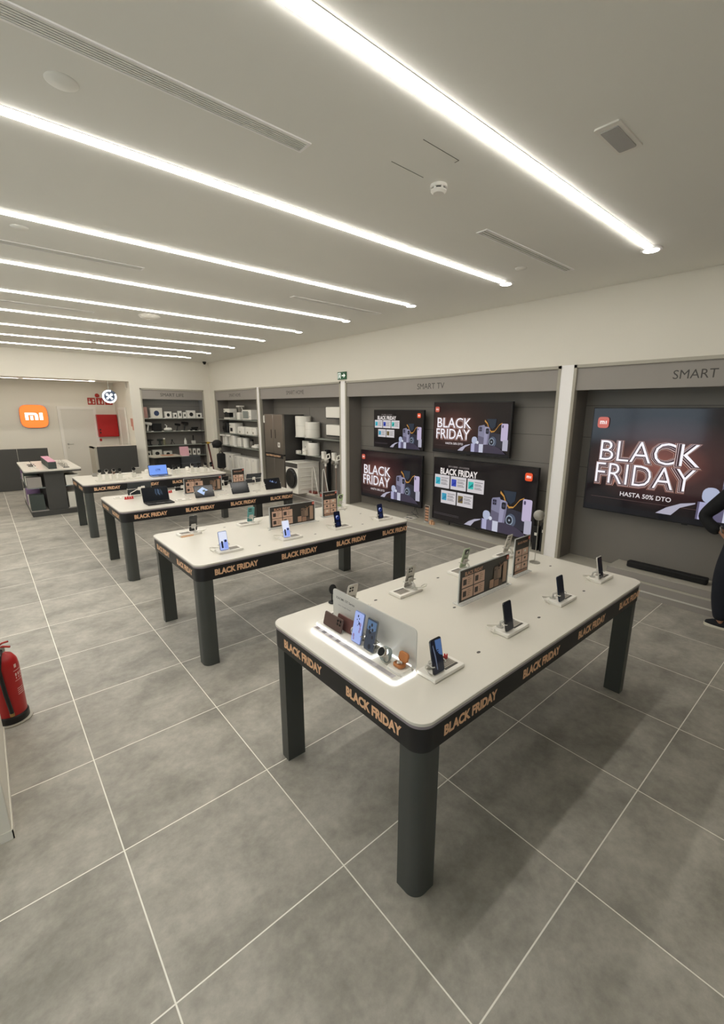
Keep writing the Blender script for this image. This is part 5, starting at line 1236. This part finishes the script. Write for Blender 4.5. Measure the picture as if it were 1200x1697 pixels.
# ------------------------------------------------------------ exit sign on the right wall
t = thing('exit_sign', 'green emergency exit sign with arrow above the pillar on right wall', 'exit sign', (WX, 7.185, 2.72))
MB().box(-.02, -.135, -.07, 0, .135, .07).build('plate', mat('exit_green', '1f5a38', .5, noise=.02), t)
p = Pic(frame((-.0205, 0, 0), (0, -1, 0), (0, 0, 1))); wh = mat('exit_white', (.8, .85, .8), .5, noise=0, emit=.4, ecol=(.85, .95, .88))
p.rect(-.12, -.055, -.035, .055, wh); p.up(); gd = ink('1f5a38'); p.rect(-.10, -.055, -.055, .04, gd); p.up(); p.poly(circ(-.072, .022, .010, 10), wh); p.poly([(-.085, -.03), (-.07, -.045), (-.06, -.01), (-.055, .008), (-.08, .010)], wh)
p.poly([(0, -.012), (.06, -.012), (.06, -.042), (.115, 0), (.06, .042), (.06, .012), (0, .012)], wh); p.build('pictogram', t)

# ------------------------------------------------------------ fire extinguisher
t = thing('fire_extinguisher', 'red fire extinguisher standing on the floor at left edge', 'fire extinguisher', (-.115, 3.60, 0))
MB().lathe([(0, .012), (.078, .012), (.083, .03), (.083, .40), (.078, .44), (.058, .475), (.030, .492), (.022, .50), (0, .50)], 36).build('cylinder', M_red, t)
MB().lathe([(0, 0), (.086, 0), (.090, .01), (.090, .055), (.0845, .062), (0, .062)], 36).build('base_ring', M_black, t)
MB().lathe([(.085, 0.0), (.105, 0.0), (.107, .008), (.085, .012)], 36).build('floor_ring', M_frame, t, (0.0, 0, 0))
MB().cyl(.018, .50, .535, 16).build('valve', mat('brass', 'b08d57', .3, metal=.8), t)
b = MB(); b.tube([(-.02, 0, .53), (.02, -.02, .545), (.055, -.035, .538)], .007, 8); b.build('lower_handle', M_redsign, t)
b = MB(); b.tube([(-.01, 0, .545), (.02, -.02, .570), (.05, -.035, .578)], .006, 8); b.build('squeeze_lever', M_redsign, t)
MB().cyl(.018, 0, .012, 16, 0, Tm(.01, -.02, .525) @ Rm(90, 'X')).build('pressure_gauge', M_chrome, t)
MB().tube([(.005, -.02, .525), (-.005, -.085, .51), (-.02, -.100, .42), (-.012, -.100, .25), (-.002, -.098, .13), (0, -.097, .10)], .012, 10).build('hose', M_black, t)
MB().cyl(.013, .078, .10, 12, 0, Tm(0, -.097, 0)).build('nozzle', mat('brass', 'b08d57', .3), t)
lb_ = MB()
def on_cyl(a, z): return (.0836*cos(a), .0836*sin(a), z)
def patch(a0, a1, z0, z1, n=4):
    for k in range(n):
        u0 = a0+(a1-a0)*k/n; u1 = a0+(a1-a0)*(k+1)/n; lb_.add([on_cyl(u0, z0), on_cyl(u1, z0), on_cyl(u1, z1), on_cyl(u0, z1)], [(0, 1, 2, 3)])
aa = radians(-55)
for z0, z1 in ((.372, .376), (.30, .303)): patch(aa, aa+.7, z0, z1)
for k in range(3):
    patch(aa+.08+.22*k, aa+.20+.22*k, .335, .355, 2); patch(aa+.10+.22*k, aa+.17+.22*k, .315, .328, 2)
for k in range(4): patch(aa+.05, aa+.62, .20+k*.014, .204+k*.014)
patch(aa+.1, aa+.3, .395, .42, 2)
lb_.build('label_print', ink('e8c9c2'), t, flat=True)

# ------------------------------------------------------------ person at the right edge
def skin_fig(name, pts, edges, mats, parent, sub=2):
    me = bpy.data.meshes.new(name); me.from_pydata([p[:3] for p in pts], edges, [])
    o = bpy.data.objects.new(name, me); C.objects.link(o)
    sk = o.modifiers.new('s', 'SKIN'); sk.use_smooth_shade = True
    for k, p in enumerate(pts):
        r = p[3]; me.skin_vertices[0].data[k].radius = r if isinstance(r, tuple) else (r, r)
    me.skin_vertices[0].data[0].use_root = True
    ss = o.modifiers.new('u', 'SUBSURF'); ss.levels = sub; ss.render_levels = sub
    bpy.context.view_layer.update()
    m2 = bpy.data.meshes.new_from_object(o.evaluated_get(bpy.context.evaluated_depsgraph_get()))
    bpy.data.objects.remove(o, do_unlink=True); m2.name = name; m2.materials.clear(); m2.materials.append(mats)
    m2.polygons.foreach_set('use_smooth', [True]*len(m2.polygons))
    q = bpy.data.objects.new(name, m2); C.objects.link(q); q.parent = parent; return q
M_skin = mat('skin', 'b98a70', .5, noise=.03); M_cloth = mat('black_knit', '151517', .9, noise=.15, scale=120); M_jeans = mat('dark_navy_denim', '191d26', .85, noise=.12, scale=150); M_hair = mat('dark_hair', '1c1613', .6, noise=.2, scale=80)
# local frame: body faces -X, its right side is +Y
t = thing('person', 'person in black sweater and dark trousers, hand in pocket, cut off at right edge', 'person', (5.16, .62, 0))
body = [(0, 0, .98, (.10, .14)), (0, 0, 1.12, (.085, .125)), (.0, 0, 1.28, (.10, .15)), (.01, 0, 1.42, (.085, .14)), (.0, 0, 1.50, .055), (-.01, 0, 1.57, .050),
        (-.02, 0, 1.66, (.095, .075)), (-.015, 0, 1.74, (.095, .075)),
        (.01, .17, 1.42, .055), (.03, .30, 1.24, .045), (.02, .42, 1.09, .038), (-.02, .33, 1.03, .034), (-.04, .25, .98, .026), (-.04, .20, .94, (.018, .034)), (-.03, .17, .89, (.014, .030)),
        (.01, -.17, 1.42, .055), (.02, -.24, 1.26, .045), (.02, -.27, 1.13, .038), (-.06, -.26, 1.00, .034), (-.12, -.25, .90, .026), (-.14, -.25, .84, (.018, .034)), (-.15, -.25, .79, (.014, .030)),
        (0, .11, .90, .09), (0, .17, .52, .060), (.02, .145, .10, .038), (.03, .12, .055, .034), (.03, .17, .045, .022),
        (0, -.10, .90, .09), (0, -.13, .52, .060), (.02, -.13, .10, .038), (.02, -.13, .055, .034), (-.03, -.14, .045, .022)]
ed = [(0, 1), (1, 2), (2, 3), (3, 4), (4, 5), (5, 6), (6, 7), (3, 8), (8, 9), (9, 10), (10, 11), (11, 12), (12, 13), (13, 14), (3, 15), (15, 16), (16, 17), (17, 18), (18, 19), (19, 20), (20, 21), (0, 22), (22, 23), (23, 24), (24, 25), (25, 26), (0, 27), (27, 28), (28, 29), (29, 30), (30, 31)]
bo = skin_fig('body', body, ed, M_skin, t)
sw = [(0, 0, .93, (.140, .185)), (0, 0, 1.10, (.12, .165)), (0, 0, 1.28, (.13, .18)), (.01, 0, 1.42, (.105, .16)), (.0, 0, 1.505, .066),
      (.01, .18, 1.42, .080), (.03, .31, 1.24, .075), (.02, .425, 1.085, .068), (-.02, .335, 1.01, .062), (-.045, .25, .965, .062),
      (.01, -.18, 1.42, .080), (.02, -.25, 1.26, .070), (.02, -.28, 1.12, .062), (-.06, -.265, 1.00, .052), (-.105, -.255, .92, .044)]
es = [(0, 1), (1, 2), (2, 3), (3, 4), (3, 5), (5, 6), (6, 7), (7, 8), (8, 9), (3, 10), (10, 11), (11, 12), (12, 13), (13, 14)]
skin_fig('sweater', sw, es, M_cloth, t)
tr = [(0, 0, .97, (.125, .165)), (0, .11, .88, .112), (0, .155, .70, .098), (.0, .175, .52, .088), (.01, .165, .30, .080), (.025, .13, .075, .066),
      (0, -.11, .88, .112), (0, -.13, .70, .098), (0, -.14, .52, .088), (.01, -.14, .30, .080), (.02, -.135, .075, .066)]
et = [(0, 1), (1, 2), (2, 3), (3, 4), (4, 5), (0, 6), (6, 7), (7, 8), (8, 9), (9, 10)]
skin_fig('trousers', tr, et, M_jeans, t)
def shoe(x, y, rz):
    Mz = Tm(x, y, 0) @ Rm(rz, 'Z')
    sole = [(-.045+.0, -.09), (.045, -.09), (.050, .0), (.052, .11), (.035, .165), (0, .178), (-.035, .165), (-.052, .11), (-.048, 0)]
    so = MB().prism(sole, 0, .026, 0, Mz)
    up = MB(); rings = []
    for z, sx, y0, y1 in ((.026, 1.0, -.088, .172), (.05, .98, -.088, .165), (.07, .85, -.085, .12), (.09, .70, -.08, .04), (.105, .62, -.075, .01)):
        rings.append([(sx*.048*sin(2*pi*k/20), (y0+y1)/2-(y1-y0)/2*cos(2*pi*k/20), z) for k in range(20)])
    vs = [p for r_ in rings for p in r_]; fs = [(a*20+k, a*20+(k+1) % 20, (a+1)*20+(k+1) % 20, (a+1)*20+k) for a in range(4) for k in range(20)]+[tuple(80+k for k in range(20))]
    up.add([Vector(p) for p in vs], [tuple(reversed(f)) for f in fs], 0, Mz)
    u_ = up.build('shoe', mat('black_canvas', '15171c', .8, noise=.08, scale=90), t); so.build('shoe_sole', mat('sole_white', 'd8d2c2', .6, noise=.02), u_, bevel=.004)
    la = MB()
    for k in range(4): la.tube([Mz @ Vector((-.02, .02+.022*k, .088-.009*k)), Mz @ Vector((0, .022+.022*k, .094-.009*k)), Mz @ Vector((.02, .02+.022*k, .088-.009*k))], .003, 6)
    la.build('laces', M_blackm, u_)
shoe(.045, .085, 4); shoe(.0, -.14, 75)
# head details
hd = MB().ball((.012, 0, 1.735), .112, 24, sc=(1.0, .80, .98)); hd = MB()
vs = []
for i in range(9):
    th = radians(88-i*14)
    for k in range(24):
        ph_ = 2*pi*k/24; front_ = cos(ph_) < -.25
        rr = 1.0; lim = th if not (front_ and i > 3) else radians(88-3*14)
        if abs(sin(ph_)) > .7 and i > 6: lim = radians(88-6*14)
        vs.append((.005+.118*rr*cos(lim)*cos(ph_), .100*rr*cos(lim)*sin(ph_), 1.715+.112*sin(lim)))
fs = [(i*24+k, (i+1)*24+k, (i+1)*24+(k+1) % 24, i*24+(k+1) % 24) for i in range(8) for k in range(24)]+[tuple(range(24))]
hd.add(vs, fs).build('hair', M_hair, t)
f = MB().ball((-.105, 0, 1.665), .016, 12, sc=(1.1, .7, 1.3)); f.build('nose', M_skin, t)
for s_ in (-1, 1):
    MB().ball((-.088, s_*.032, 1.692), .011, 12).build('eye', M_white, t); MB().ball((-.0975, s_*.032, 1.692), .0048, 10).build('iris', M_black, t)
    MB().ball((.0, s_*.080, 1.675), .024, 12, sc=(.8, .35, 1.3)).build('ear', M_skin, t)
MB().ball((-.094, 0, 1.628), .020, 12, sc=(.5, 1.2, .32)).build('mouth', mat('lips', '8f5348', .5), t)
for side, hx, hy, hz in ((1, -.030, .165, .885), (-1, -.152, -.25, .785)):
    for k in range(4):
        yy = hy+(-.024+.016*k); L_ = (.062, .072, .075, .060)[k]
        MB().tube([(hx, yy, hz+.02), (hx-.004, yy, hz-L_*.5), (hx+.010, yy, hz-L_)], [.0085, .008, .0062], 8).build('finger', M_skin, bo)
    MB().tube([(hx-.006, hy-side*.028, hz+.045), (hx-.022, hy-side*.042, hz+.015), (hx-.018, hy-side*.040, hz-.018)], [.011, .0095, .0075], 8).build('thumb', M_skin, bo)
MB().tube([(-.052+.034*cos(radians(a)), .243+.012*sin(radians(a)), 1.0+.030*sin(radians(a))) for a in range(0, 360, 24)], .006, 8, closed=True).build('wristwatch', M_chrome, t)

# everything that stands on something sits a hair above it
for o in bpy.data.objects:
    if o.parent is None and 'label' in o and o.get('category') in ('box', 'hair dryer', 'steamer', 'brush', 'cordless drill', 'flask', 'bottle', 'camera tripod', 'hand massager', 'price tag', 'coffee machine', 'blender', 'jar',
            'microwave', 'air fryer', 'rice cooker', 'pet feeder', 'water dispenser', 'kettle', 'humidifier', 'gadget', 'air purifier', 'refrigerator', 'washing machine', 'appliance', 'vacuum cleaner', 'stand', 'pole', 'floor cleaner',
            'speaker', 'price stand', 'label plate', 'soundbar', 'laptop', 'tablet', 'label block', 'cutout', 'cable arm', 'tray', 'poster stand', 'display block', 'smartphone', 'ornament', 'disc stand', 'display stand', 'watch',
            'ring holder', 'clamp', 'puck', 'earphone case', 'phone stand', 'notice', 'mat', 'price card'):
        o.location.z += .0015
